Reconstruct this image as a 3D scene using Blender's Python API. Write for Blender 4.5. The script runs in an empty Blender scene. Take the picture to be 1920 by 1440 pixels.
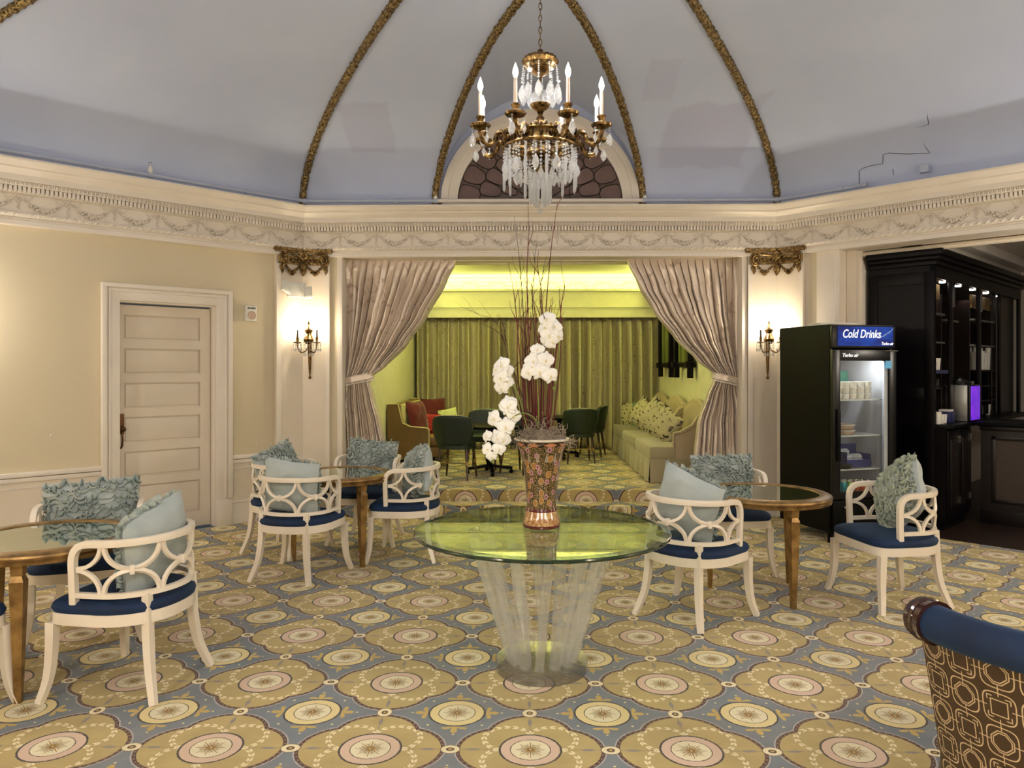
import bpy, bmesh, math, random
from mathutils import Vector, Matrix, noise
PI = math.pi
R = math.radians
random.seed(7)
C = bpy.context.scene.collection
SC = bpy.context.scene

# ------------------------------------------------------------ camera, view, lights
F, YH, YAW, EYE = 1420.0, 692.0, 0.0141, 1.58
cam_d = bpy.data.cameras.new('camera')
cam = bpy.data.objects.new('camera', cam_d)
C.objects.link(cam)
cam_d.sensor_width = 36
cam_d.lens = 36 * F / 1920
cam_d.shift_y = -(720 - YH) / 1920
cam_d.clip_start = 0.02
cam.location = (0, 0, EYE)
cam.rotation_euler = (PI / 2, 0, YAW)
SC.camera = cam
SC.view_settings.view_transform = 'Standard'
SC.view_settings.look = 'None'
SC.view_settings.gamma = 1
SC.view_settings.use_curve_mapping = False
SC.view_settings.exposure = 0.65
w = bpy.data.worlds.new('world')
SC.world = w
w.use_nodes = True
w.node_tree.nodes['Background'].inputs[0].default_value = (0.5, 0.55, 0.62, 1)
w.node_tree.nodes['Background'].inputs[1].default_value = 0.05


def at(px, py, Y):
    """point of the photograph's pixel (1920x1440) on the vertical plane y = Y"""
    a = (px - 960) / F
    dx, dy = a * math.cos(YAW) - math.sin(YAW), a * math.sin(YAW) + math.cos(YAW)
    t = Y / dy
    return Vector((dx * t, Y, EYE + (YH - py) / F * t))


def lamp(kind, name, loc, power, color, size=0.1, rot=(0, 0, 0), size_y=None, spread=None, angle=None):
    d = bpy.data.lights.new(name, kind)
    d.energy = power
    d.color = color
    if kind == 'AREA':
        d.shape = 'RECTANGLE'
        d.size = size
        d.size_y = size_y or size
        if spread: d.spread = spread
    elif kind == 'SPOT':
        d.shadow_soft_size = size
        d.spot_size = angle or R(70)
        d.spot_blend = 0.6
    else:
        d.shadow_soft_size = size
    o = bpy.data.objects.new(name, d)
    o.location = loc
    o.rotation_euler = rot
    C.objects.link(o)
    return o


WARM = (1.0, 0.93, 0.84)
CX, CY = 0.10, 4.30      # chandelier axis
# added fill lamps under the hall ceiling behind the photographer, no known fittings
for x_ in (-2.7, 0.1, 2.9):
    lamp('AREA', 'hall_fill_light', (x_, -1.5, 3.1), 72, (1.0, 0.97, 0.94), 1.3, (0, 0, 0))
# crystal sconces on the other corner pilasters of the octagon (out of view), 0.14 m off the wall under the cornice
for (x, y, e) in ((4.98, 5.72, 30), (4.98, 2.68, 40), (2.70, 0.36, 40), (-2.35, 0.36, 40), (-4.63, 2.68, 40), (-4.63, 5.72, 19)):
    lamp('POINT', 'corner_sconce_light', (x, y, 2.05), e, WARM, 0.05)
# chandelier bulbs
for k in range(8):
    a = R(22.5 + 45 * k)
    lamp('POINT', 'chandelier_bulb_light', (CX + 0.36 * math.cos(a), CY + 0.36 * math.sin(a), 3.14), 21, (1.0, 0.98, 0.97), 0.018)
# green-yellow cove light across the alcove end; side and front strips are added fill
LIME = (0.86, 0.91, 0.32)
lamp('AREA', 'cove_strip_light', (0.23, 12.50, 2.86), 20, LIME, 3.9, (R(180 - 14), 0, 0), 0.10)
lamp('AREA', 'side_fill_strip', (-1.66, 10.5, 2.87), 30, LIME, 0.10, (0, R(180), 0), 3.5)
lamp('AREA', 'side_fill_strip', (2.12, 10.5, 2.87), 30, LIME, 0.10, (0, R(180), 0), 3.5)
lamp('AREA', 'front_fill_strip', (0.23, 8.80, 2.87), 22, LIME, 3.6, (R(180), 0, 0), 0.10)
for x_, e_ in ((-1.25, 30), (1.5, 6)):
    lamp('POINT', 'alcove_fill_light', (x_, 9.9, 3.02), e_, (0.97, 0.97, 0.50), 0.06)  # added lamps that bring out the curtain pleats, no such fittings known
# bar
lamp('AREA', 'bar_ceiling_light', (6.2, 7.2, 2.86), 4, (1.0, 0.9, 0.85), 0.6, (0, 0, 0))


# ------------------------------------------------------------ node helpers
def lin(c):
    return tuple((v / 12.92 if v <= 0.04045 else ((v + 0.055) / 1.055) ** 2.4) for v in c)


def rgb(r, g, b):
    return lin((r / 255, g / 255, b / 255)) + (1,)


class E:
    """a shader socket with arithmetic"""
    def __init__(s, nt, k): s.nt, s.k = nt, k
    def op(s, o, *a):
        n = s.nt.nodes.new('ShaderNodeMath'); n.operation = o
        for i, v in enumerate((s,) + a):
            if isinstance(v, E): s.nt.links.new(v.k, n.inputs[i])
            else: n.inputs[i].default_value = v
        return E(s.nt, n.outputs[0])
    def __add__(s, o): return s.op('ADD', o)
    def __sub__(s, o): return s.op('SUBTRACT', o)
    def __mul__(s, o): return s.op('MULTIPLY', o)
    def __truediv__(s, o): return s.op('DIVIDE', o)
    def lt(s, o): return s.op('LESS_THAN', o)
    def gt(s, o): return s.op('GREATER_THAN', o)
    def abs(s): return s.op('ABSOLUTE')
    def sin(s): return s.op('SINE')
    def cos(s): return s.op('COSINE')
    def fr(s): return s.op('FRACT')
    def min(s, o): return s.op('MINIMUM', o)
    def max(s, o): return s.op('MAXIMUM', o)
    def sqrt(s): return s.op('SQRT')
    def atan2(s, o): return s.op('ARCTAN2', o)


def hyp(a, b): return (a * a + b * b).sqrt()


def new_mat(name):
    m = bpy.data.materials.new(name)
    m.use_nodes = True
    nt = m.node_tree
    return m, nt, nt.nodes['Principled BSDF']


def mixc(nt, f, a, b):
    n = nt.nodes.new('ShaderNodeMix'); n.data_type = 'RGBA'
    if isinstance(f, E): nt.links.new(f.k, n.inputs[0])
    else: n.inputs[0].default_value = f
    for i, v in ((6, a), (7, b)):
        if isinstance(v, tuple): n.inputs[i].default_value = v
        else: nt.links.new(v, n.inputs[i])
    return n.outputs[2]


def coords(nt, kind='Object', scale=(1, 1, 1), rot=(0, 0, 0)):
    tc = nt.nodes.new('ShaderNodeTexCoord')
    mp = nt.nodes.new('ShaderNodeMapping')
    mp.inputs['Scale'].default_value = scale
    mp.inputs['Rotation'].default_value = rot
    nt.links.new(tc.outputs[kind], mp.inputs[0])
    return mp.outputs[0]


def tex_noise(nt, vec, scale, detail=3, dist=0.0):
    n = nt.nodes.new('ShaderNodeTexNoise')
    n.inputs['Scale'].default_value = scale
    n.inputs['Detail'].default_value = detail
    n.inputs['Distortion'].default_value = dist
    if vec is not None: nt.links.new(vec, n.inputs['Vector'])
    return E(nt, n.outputs[0])


def bump(nt, bs, h, strength=0.2, dist=0.01):
    b = nt.nodes.new('ShaderNodeBump')
    b.inputs['Strength'].default_value = strength
    b.inputs['Distance'].default_value = dist
    nt.links.new(h.k, b.inputs['Height'])
    nt.links.new(b.outputs[0], bs.inputs['Normal'])


MATS = {}


def pm(name, c, rough=0.5, metal=0.0, c2=None, nscale=8, amt=0.5, bs_=0.0, bscale=60, sheen=0.0, coat=0.0,
       emit=0, spec=None, alpha=None, stretch=(1, 1, 1), sheen_c=None, bdist=0.004):
    m, nt, b = new_mat(name)
    b.inputs['Roughness'].default_value = rough
    b.inputs['Metallic'].default_value = metal
    v = coords(nt, 'Object', stretch)
    c2 = c2 or tuple(x * 0.86 for x in c[:3]) + (1,)
    n = tex_noise(nt, v, nscale, 4)
    f = ((n - 0.35) * 3.0).op('MULTIPLY', amt)
    f = f.max(0.0).min(1.0)
    nt.links.new(mixc(nt, f, c, c2), b.inputs['Base Color'])
    if bs_: bump(nt, b, tex_noise(nt, v, bscale, 3), bs_, bdist)
    if sheen:
        b.inputs['Sheen Weight'].default_value = sheen
        b.inputs['Sheen Roughness'].default_value = 0.4
        if sheen_c: b.inputs['Sheen Tint'].default_value = sheen_c
    if coat: b.inputs['Coat Weight'].default_value = coat; b.inputs['Coat Roughness'].default_value = 0.08
    if spec is not None: b.inputs['Specular IOR Level'].default_value = spec
    if emit:
        b.inputs['Emission Color'].default_value = c
        b.inputs['Emission Strength'].default_value = emit
    MATS[name] = m
    return m


def glassy(name, tint, ior=1.5, rough=0.0, refr=0.0, milk=0.0):
    """clear sheet: transparent body and a Fresnel reflection, optionally part real refraction"""
    m = bpy.data.materials.new(name); m.use_nodes = True
    nt = m.node_tree; nt.nodes.clear()
    out = nt.nodes.new('ShaderNodeOutputMaterial')
    tr = nt.nodes.new('ShaderNodeBsdfTransparent'); tr.inputs[0].default_value = tint
    body = tr.outputs[0]
    if refr:
        g = nt.nodes.new('ShaderNodeBsdfGlass'); g.inputs['Color'].default_value = tint
        g.inputs['Roughness'].default_value = rough; g.inputs['IOR'].default_value = ior
        mx = nt.nodes.new('ShaderNodeMixShader'); mx.inputs[0].default_value = refr
        nt.links.new(tr.outputs[0], mx.inputs[1]); nt.links.new(g.outputs[0], mx.inputs[2])
        body = mx.outputs[0]
    if milk:
        df = nt.nodes.new('ShaderNodeBsdfDiffuse'); df.inputs[0].default_value = (0.95, 0.95, 0.94, 1)
        tl = nt.nodes.new('ShaderNodeBsdfTranslucent'); tl.inputs[0].default_value = (0.95, 0.95, 0.94, 1)
        m1 = nt.nodes.new('ShaderNodeMixShader'); nt.links.new(df.outputs[0], m1.inputs[1]); nt.links.new(tl.outputs[0], m1.inputs[2])
        m2 = nt.nodes.new('ShaderNodeMixShader'); m2.inputs[0].default_value = milk
        nt.links.new(body, m2.inputs[1]); nt.links.new(m1.outputs[0], m2.inputs[2]); body = m2.outputs[0]
    gl = nt.nodes.new('ShaderNodeBsdfGlossy'); gl.inputs['Roughness'].default_value = rough
    fr = nt.nodes.new('ShaderNodeFresnel')
    ge = nt.nodes.new('ShaderNodeNewGeometry')   # same reflectance on both faces of the sheet
    nt.links.new((E(nt, ge.outputs['Backfacing']) * (1 / ior - ior) + ior).k, fr.inputs[0])
    mx = nt.nodes.new('ShaderNodeMixShader')
    nt.links.new(fr.outputs[0], mx.inputs[0]); nt.links.new(body, mx.inputs[1]); nt.links.new(gl.outputs[0], mx.inputs[2])
    nt.links.new(mx.outputs[0], out.inputs[0])
    MATS[name] = m
    return m


# ------------------------------------------------------------ materials
CREAM = pm('cream_paint', rgb(226, 214, 196), 0.45, c2=rgb(218, 204, 184), nscale=3, bs_=0.05, bscale=25)
TRIMW = pm('trim_paint', rgb(232, 223, 210), 0.38, c2=rgb(224, 213, 198), nscale=4, bs_=0.04)
BEIGE = pm('beige_wallpaper', rgb(212, 199, 170), 0.5, c2=rgb(206, 192, 162), nscale=1.2, amt=0.6, bs_=0.05, bscale=120)
DOMEM = pm('dome_plaster', rgb(196, 206, 231), 0.75, c2=rgb(186, 196, 224), nscale=0.9, amt=0.9, bs_=0.04, bscale=6, bdist=0.02)
def dome_stains():
    nt = DOMEM.node_tree; b = nt.nodes['Principled BSDF']
    src = b.inputs['Base Color'].links[0].from_socket
    g = nt.nodes.new('ShaderNodeNewGeometry'); s = nt.nodes.new('ShaderNodeSeparateXYZ')
    nt.links.new(g.outputs['Position'], s.inputs[0])
    X, Y, Z = (E(nt, s.outputs[i]) for i in range(3))
    n = (tex_noise(nt, g.outputs['Position'], 3.5, 4) - 0.5)
    col = src
    for (xc, xw, zc, zw, k) in ((1.88, 0.46, 3.95, 0.24, 0.5), (-1.58, 0.26, 4.02, 0.17, 0.45), (1.30, 0.16, 4.28, 0.10, 0.35)):
        d = ((X - xc).abs() / xw).max((Z - zc).abs() / zw) + n * 0.7
        m = ((d * -1 + 1) * 9).max(0.0).min(1.0) * Y.gt(6.0) * k
        col = mixc(nt, m, col, rgb(176, 178, 206))
    nt.links.new(col, b.inputs['Base Color'])


dome_stains()
PIPEM = pm('pipe_paint', rgb(178, 186, 206), 0.45, bs_=0.02)
GILT = pm('gilt_bronze', rgb(168, 140, 90), 0.38, 0.8, c2=rgb(88, 66, 36), nscale=38, amt=1.3, bs_=0.7, bscale=70, bdist=0.006)
GILTR = pm('gilt_rib', rgb(190, 162, 106), 0.34, 0.8, c2=rgb(58, 42, 22), nscale=60, amt=1.2, bs_=0.9, bscale=90, bdist=0.01)
BRASS = pm('chandelier_brass', rgb(146, 116, 70), 0.3, 0.95, c2=rgb(48, 34, 18), nscale=38, amt=1.1, bs_=0.3, bscale=60)
GOLDW = pm('gold_leaf_wood', rgb(172, 138, 84), 0.36, 0.65, c2=rgb(110, 82, 46), nscale=14, amt=0.9, bs_=0.1, bscale=40)
WHITEW = pm('white_lacquer', rgb(238, 226, 208), 0.35, c2=rgb(228, 214, 194), nscale=5, bs_=0.02)
NAVY = pm('navy_velvet', rgb(7, 40, 78), 0.8, c2=rgb(2, 20, 46), nscale=5, amt=0.8, sheen=0.18, sheen_c=rgb(100, 150, 190), bs_=0.05, bscale=200)
BLUEP = pm('pale_blue_cloth', rgb(178, 186, 184), 0.85, c2=rgb(158, 170, 170), nscale=6, amt=0.7, sheen=0.2, bs_=0.12, bscale=18, bdist=0.02)
RUFF = pm('ruffle_cloth', rgb(178, 184, 176), 0.85, c2=rgb(126, 144, 140), nscale=16, amt=0.9, sheen=0.2, bs_=0.2, bscale=60)
RUFG = pm('ruffle_cloth_sage', rgb(182, 188, 170), 0.85, c2=rgb(142, 154, 136), nscale=16, amt=0.8, sheen=0.2, bs_=0.2, bscale=60)
BLACK = pm('black_enamel', rgb(11, 11, 11), 0.4, c2=rgb(6, 6, 6), spec=0.12)
BLACKG = pm('black_plastic', rgb(16, 16, 17), 0.3, spec=0.3)
DARKW = pm('dark_stained_wood', rgb(24, 13, 11), 0.32, c2=rgb(12, 6, 6), nscale=5, amt=1.0, stretch=(8, 8, 1), bs_=0.05)
EBONY = pm('ebonised_wood', rgb(12, 8, 10), 0.35, c2=rgb(6, 4, 6), spec=0.15, nscale=6, amt=1.0, stretch=(8, 8, 1))
INSET = pm('bar_panel_cloth', rgb(62, 48, 38), 0.6, c2=rgb(48, 36, 28), nscale=40, bs_=0.2)
SCROLLW = pm('glossy_scroll_wood', rgb(50, 24, 18), 0.12, c2=rgb(26, 12, 10), nscale=6, coat=1.0)
WALNUT = pm('walnut_leg', rgb(58, 32, 20), 0.3, c2=rgb(36, 18, 10), nscale=8)
GREENL = pm('dark_green_leather', rgb(18, 36, 24), 0.42, c2=rgb(12, 26, 17), nscale=6, bs_=0.06)
PIPING = pm('pale_piping', rgb(176, 176, 150), 0.5)
OLIVEL = pm('olive_leather', rgb(120, 92, 48), 0.45, c2=rgb(98, 74, 36), nscale=5)
CREAML = pm('cream_leather', rgb(214, 204, 150), 0.5, c2=rgb(198, 188, 134))
REDC = pm('red_cloth', rgb(92, 0, 16), 0.8, c2=rgb(64, 0, 9), nscale=5, sheen=0.3)
STEEL = pm('brushed_steel', rgb(168, 168, 165), 0.3, 0.9, stretch=(1, 1, 12), nscale=20)
CHROME = pm('chrome', rgb(210, 210, 208), 0.12, 1.0)
WHITEP = pm('white_plastic', rgb(226, 224, 214), 0.4)
WIREW = pm('white_wire', rgb(210, 210, 205), 0.4)
FRIN = pm('cooler_lining', rgb(172, 172, 176), 0.5)
PETAL = pm('orchid_petal', rgb(254, 253, 248), 0.5, c2=rgb(248, 246, 238), nscale=10, sheen=0.2)
LIPY = pm('orchid_lip', rgb(240, 222, 160), 0.5)
STEMG = pm('orchid_stem', rgb(122, 136, 62), 0.5)
TWIG = pm('red_twig', rgb(104, 30, 30), 0.55, c2=rgb(60, 20, 20), nscale=20)
TWIGD = pm('dark_twig', rgb(62, 32, 26), 0.6)
MOSS = pm('grey_moss', rgb(160, 146, 128), 0.9, c2=rgb(110, 94, 78), nscale=20)
CERW = pm('vase_rim_glaze', rgb(232, 222, 206), 0.15, coat=0.5)
CERT = pm('vase_terracotta', rgb(206, 170, 118), 0.2, c2=rgb(160, 104, 60), nscale=70, amt=1.4, coat=0.6)
CERR = pm('vase_maroon_glaze', rgb(92, 22, 20), 0.15, coat=0.6)
CANDLE = pm('candle_sleeve', rgb(236, 218, 198), 0.5)
BULB = pm('bulb_glow', (1.0, 0.97, 0.93, 1), 0.3, emit=4)
BULBS = pm('sconce_bulb_glow', (1.0, 0.9, 0.74, 1), 0.3, emit=30)
SPOTG = pm('downlight_glow', (1.0, 0.95, 0.85, 1), 0.3, emit=12)
LEDR = pm('red_display', (1.0, 0.03, 0.03, 1), 0.3, emit=2.5)
COVEG = pm('cove_paint', rgb(226, 222, 190), 0.6)
LEAD = pm('lead_came', rgb(40, 30, 26), 0.5, 0.5)
PANEM = pm('mauve_window_glass', rgb(112, 90, 84), 0.25, c2=rgb(94, 74, 68), nscale=6, bs_=0.1, bscale=20)
PANED = pm('brown_window_glass', rgb(100, 84, 76), 0.25, c2=rgb(84, 70, 62), nscale=6, bs_=0.1, bscale=20)
GLASST = glassy('green_table_glass', (0.84, 0.95, 0.84, 1), 1.8)
GLASSE = pm('table_glass_edge', rgb(10, 44, 28), 0.06, c2=rgb(8, 34, 22), coat=0.8)
ACRYL = glassy('clear_acrylic', (0.985, 0.985, 0.98, 1), 1.40, 0.0, 0.3, 0.14)
CRYST = glassy('cut_crystal', (0.97, 0.98, 0.99, 1), 1.9, 0.02, 0.35, 0.28)
CLEAR = glassy('clear_glass', (0.93, 0.95, 0.95, 1), 1.5)
MIRR = pm('antique_mirror', rgb(214, 222, 214), 0.03, 1.0, c2=rgb(180, 192, 180), nscale=3)


def shape(nt, cond, base, col): return mixc(nt, cond, base, col)


def carpet_mat():
    m, nt, b = new_mat('figured_carpet')
    b.inputs['Roughness'].default_value = 0.95
    b.inputs['Sheen Weight'].default_value = 0.15
    A = 0.33333
    g = nt.nodes.new('ShaderNodeNewGeometry')
    s = nt.nodes.new('ShaderNodeSeparateXYZ')
    nt.links.new(g.outputs['Position'], s.inputs[0])
    X, Y, Z = (E(nt, s.outputs[i]) for i in range(3))
    wv = coords(nt, 'Object')
    jit = (tex_noise(nt, wv, 90, 2) - 0.5) * 0.018
    p = (((X - 0.032) / (2 * A) + 0.5).fr() * 2 - 1).abs() + jit
    q = (((Y + Z - 3.144) / (2 * A) + 0.5).fr() * 2 - 1).abs() + jit
    rg = hyp(p, q)
    bp, bq = (p * -1) + 1, (q * -1) + 1
    rb = hyp(bp, bq)
    dq = hyp(p - 0.361, q).min(hyp(p, q - 0.361)) - 0.569
    GOLD, GOLD2 = rgb(186, 164, 104), rgb(170, 148, 92)
    BLUE, BLUE2 = rgb(118, 126, 132), rgb(102, 110, 118)
    CRM, PINK, BRN, YEL, CY_ = rgb(234, 220, 180), rgb(214, 184, 160), rgb(74, 46, 36), rgb(192, 158, 78), rgb(226, 206, 146)
    DRK = rgb(58, 50, 44)
    n1 = ((tex_noise(nt, wv, 7, 4) - 0.35) * 2).max(0.0).min(1.0)
    gold = mixc(nt, n1, GOLD, GOLD2)
    blue = mixc(nt, n1, BLUE, BLUE2)
    # dashes on the lobes
    for a_, b_ in ((p, q), (q, p)):
        t = (a_ - 0.72) / 0.11
        gold = shape(nt, b_.lt((t * t * -1 + 1) * 0.026), gold, rgb(128, 124, 128))
        gold = shape(nt, b_.lt(0.007) * a_.gt(0.45), gold, rgb(150, 136, 104))
    # wreath of leaves
    wx, wy = p - 0.28, q - 0.28
    dw = hyp(wx, wy) - 0.31
    ph = wy.atan2(wx)
    leaf = (ph * 17 + dw.abs() * 55).sin().gt(-0.25) * dw.abs().lt(0.036) * dw.abs().gt(0.004)
    gold = shape(nt, leaf, gold, CRM)
    # blue field: petals at the four sides of the medallion, dots
    for a_, b_ in ((bp, bq), (bq, bp)):
        uu = a_ - 0.40
        rr = hyp(uu, b_)
        an = b_.atan2(uu)
        pet = rr.lt((an * 2.4).cos().abs() * 0.145 + 0.03) * uu.gt(0.0) * an.lt(1.45)
        blue = shape(nt, pet, blue, mixc(nt, n1, YEL, rgb(206, 178, 108)))
        blue = shape(nt, hyp(a_ - 0.615, b_ - 0.0).lt(0.016), blue, CY_)
    blue = shape(nt, hyp(bp - 0.36, bq - 0.36).lt(0.018), blue, CY_)
    col = mixc(nt, dq.lt(0.0), blue, gold)
    # bands around the quatrefoil
    beads = ((q.atan2(p)) * 60).sin().gt(0.55)
    col = shape(nt, (dq + 0.024).abs().lt(0.024), col, BRN)
    col = shape(nt, (dq + 0.024).abs().lt(0.010) * beads, col, rgb(150, 110, 80))
    col = shape(nt, (dq - 0.012).abs().lt(0.009), col, rgb(176, 166, 164))

    def medal(r, u, v, ring, col):
        th = v.atan2(u)
        col = shape(nt, r.lt(0.395), col, DRK)
        col = shape(nt, r.lt(0.368), col, ring)
        col = shape(nt, r.lt(0.256), col, rgb(96, 76, 50))
        col = shape(nt, r.lt(0.243), col, mixc(nt, n1, rgb(232, 222, 188), rgb(218, 206, 168)))
        st = (th * 4).sin().abs()
        col = shape(nt, r.lt((th * 8).cos() * 0.045 + 0.165) * st.gt(0.74), col, rgb(168, 154, 118))
        col = shape(nt, (st * r).lt(0.052 - 0.0) * (st * r + r * 0.22).lt(0.058) * r.lt(0.19), col, rgb(158, 118, 50))
        col = shape(nt, r.lt(0.034), col, rgb(110, 80, 40))
        col = shape(nt, r.lt(0.020), col, rgb(206, 176, 100))
        return col
    col = medal(rg, p, q, PINK, col)
    col = medal(rb, bp, bq, CY_, col)
    for a_, b_ in ((bp, q), (bq, p)):
        r1 = hyp(a_ * 0.85, b_)
        col = shape(nt, r1.lt(0.108), col, rgb(120, 96, 70))
        col = shape(nt, r1.lt(0.097), col, CRM)
        col = shape(nt, r1.lt(0.045), col, BRN)
        col = shape(nt, r1.lt(0.022), col, YEL)
    # worn, faintly soiled pile
    soil = ((tex_noise(nt, wv, 1.3, 5) - 0.45) * 1.2).max(0.0).min(0.35)
    col = mixc(nt, soil, col, rgb(128, 104, 66))
    nt.links.new(col, b.inputs['Base Color'])
    bump(nt, b, tex_noise(nt, wv, 260, 2), 0.5, 0.004)
    MATS['carpet'] = m
    return m


CARPET = carpet_mat()


def brocade(name, c1, c2, rough, scale, sheen=0.0, th=0.45, rot=0.0, metal=0.0):
    m, nt, b = new_mat(name)
    b.inputs['Roughness'].default_value = rough
    b.inputs['Metallic'].default_value = metal
    v = coords(nt, 'Object')
    n = tex_noise(nt, v, scale, 1.5, 2.4)
    f = ((n * 9).sin() * 0.5 + 0.5)
    f = ((f - th) * 5).max(0.0).min(1.0)
    nt.links.new(mixc(nt, f, c1, c2), b.inputs['Base Color'])
    if sheen: b.inputs['Sheen Weight'].default_value = sheen
    bump(nt, b, tex_noise(nt, v, 30, 3) + f * 0.15, 0.25, 0.01)
    MATS[name] = m
    return m


SILK = brocade('taupe_brocade', rgb(222, 208, 194), rgb(190, 174, 160), 0.32, 5, 0.2, metal=0.4)
OLIVEC = brocade('sprigged_drapery', rgb(196, 186, 156), rgb(126, 114, 88), 0.7, 20)
SOFAC = brocade('soft_velour', rgb(158, 146, 112), rgb(140, 128, 96), 0.7, 3, 0.4)
PRINTC = brocade('floral_print_cloth', rgb(176, 166, 136), rgb(52, 42, 32), 0.8, 7.5, th=0.30)
PRINTG = brocade('green_print_cloth', rgb(206, 210, 150), rgb(122, 140, 70), 0.8, 11)
TEALC = pm('sea_green_cloth', rgb(120, 140, 112), 0.8)
REDP = brocade('red_print_cloth', rgb(150, 16, 20), rgb(200, 90, 80), 0.8, 22)


def vase_mat():
    m, nt, b = new_mat('painted_vase')
    b.inputs['Roughness'].default_value = 0.18
    b.inputs['Coat Weight'].default_value = 0.5
    tc = nt.nodes.new('ShaderNodeTexCoord')
    s = nt.nodes.new('ShaderNodeSeparateXYZ')
    nt.links.new(tc.outputs['Object'], s.inputs[0])
    X, Y, Z = (E(nt, s.outputs[i]) for i in range(3))
    th = Y.atan2(X)
    cb = nt.nodes.new('ShaderNodeCombineXYZ')
    nt.links.new((th * 0.115).k, cb.inputs[0]); nt.links.new(Z.k, cb.inputs[1])
    col = rgb(30, 34, 18)
    def vor(scale, feat='F1', rnd=1.0):
        n = nt.nodes.new('ShaderNodeTexVoronoi'); n.feature = feat
        n.inputs['Scale'].default_value = scale; n.inputs['Randomness'].default_value = rnd
        n.voronoi_dimensions = '2D'
        nt.links.new(cb.outputs[0], n.inputs['Vector'])
        return n
    # scrolls
    n = tex_noise(nt, cb.outputs[0], 26, 1, 3.0)
    sc = ((n * 16).sin()).abs().lt(0.16)
    c = mixc(nt, sc, col, rgb(196, 150, 84))
    # dots
    v = vor(130); c = mixc(nt, E(nt, v.outputs['Distance']).lt(0.22), c, rgb(190, 150, 96))
    # fruit with lattice and flowers on a jittered lattice
    v = vor(18.5, rnd=0.9)
    d = E(nt, v.outputs['Distance'])
    cs = nt.nodes.new('ShaderNodeSeparateColor'); nt.links.new(v.outputs['Color'], cs.inputs[0])
    pick = E(nt, cs.outputs[0]).gt(0.5)
    lat = ((th * 0.115 + Z) * 620).sin().max(((th * 0.115 - Z) * 620).sin()).gt(0.65)
    fruit = mixc(nt, lat, rgb(96, 34, 20), rgb(206, 160, 96))
    c = mixc(nt, d.lt(0.33) * pick, c, rgb(216, 176, 112))
    c = mixc(nt, d.lt(0.29) * pick, c, fruit)
    lv = nt.nodes.new('ShaderNodeVectorMath'); lv.operation = 'SUBTRACT'
    sc2 = nt.nodes.new('ShaderNodeVectorMath'); sc2.operation = 'SCALE'; sc2.inputs['Scale'].default_value = 1.0
    nt.links.new(cb.outputs[0], lv.inputs[0]); nt.links.new(v.outputs['Position'], lv.inputs[1])
    s2 = nt.nodes.new('ShaderNodeSeparateXYZ'); nt.links.new(lv.outputs[0], s2.inputs[0])
    an = E(nt, s2.outputs[1]).atan2(E(nt, s2.outputs[0]))
    pt = (an * 4).cos().abs() * 0.12 + 0.19
    fl = d.lt(pt) * (pick * -1 + 1)
    c = mixc(nt, fl, c, rgb(176, 128, 134))
    c = mixc(nt, d.lt(0.09) * (pick * -1 + 1), c, rgb(90, 16, 22))
    # band below the rim
    band = Z.gt(0.432)
    c = mixc(nt, band, c, mixc(nt, ((th * 9).sin() + (Z * 260).sin()).gt(0.2), rgb(60, 34, 20), rgb(196, 126, 92)))
    nt.links.new(c, b.inputs['Base Color'])
    return m


VASEM = vase_mat()


def geometric_mat():
    """printed fabric of rounded squares and octagons joined by lines"""
    m, nt, b = new_mat('geometric_print_cloth')
    b.inputs['Roughness'].default_value = 0.45
    tc = nt.nodes.new('ShaderNodeTexCoord')
    s = nt.nodes.new('ShaderNodeSeparateXYZ'); nt.links.new(tc.outputs['UV'], s.inputs[0])
    u0, v0 = E(nt, s.outputs[0]) / 0.105, E(nt, s.outputs[1]) / 0.105
    iu, iv = u0.op('FLOOR'), v0.op('FLOOR')
    par = ((iu + iv) * 0.5).fr().gt(0.25)
    u, v = (u0.fr() - 0.5).abs(), (v0.fr() - 0.5).abs()
    mx = u.max(v)
    oct_ = mx.max((u + v) * 0.74)
    dia = u + v
    rs = (u.op('POWER', 4.0) + v.op('POWER', 4.0)).op('POWER', 0.25)
    line = (rs - 0.43).abs().lt(0.017)
    lo = (oct_ - 0.31).abs().lt(0.016).max((oct_ - 0.25).abs().lt(0.016))
    ls = (mx - 0.22).abs().lt(0.016).max(((mx - 0.31).abs().lt(0.016)) * (u - v).abs().lt(0.14))
    line = line.max(lo * par + ls * (par * -1 + 1))
    cr = u.min(v).lt(0.014) * mx.gt(0.33)
    line = line.max(cr)
    col = mixc(nt, line, mixc(nt, tex_noise(nt, coords(nt, 'Object'), 30), rgb(72, 52, 30), rgb(60, 42, 24)), rgb(198, 172, 132))
    nt.links.new(col, b.inputs['Base Color'])
    bump(nt, b, line, 0.15, 0.002)
    return m


GEOM = geometric_mat()


# ------------------------------------------------------------ mesh builder
def frame(z):
    z = z.normalized()
    a = Vector((0, 0, 1)) if abs(z.z) < 0.9 else Vector((1, 0, 0))
    x = a.cross(z).normalized()
    return x, z.cross(x)


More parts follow.
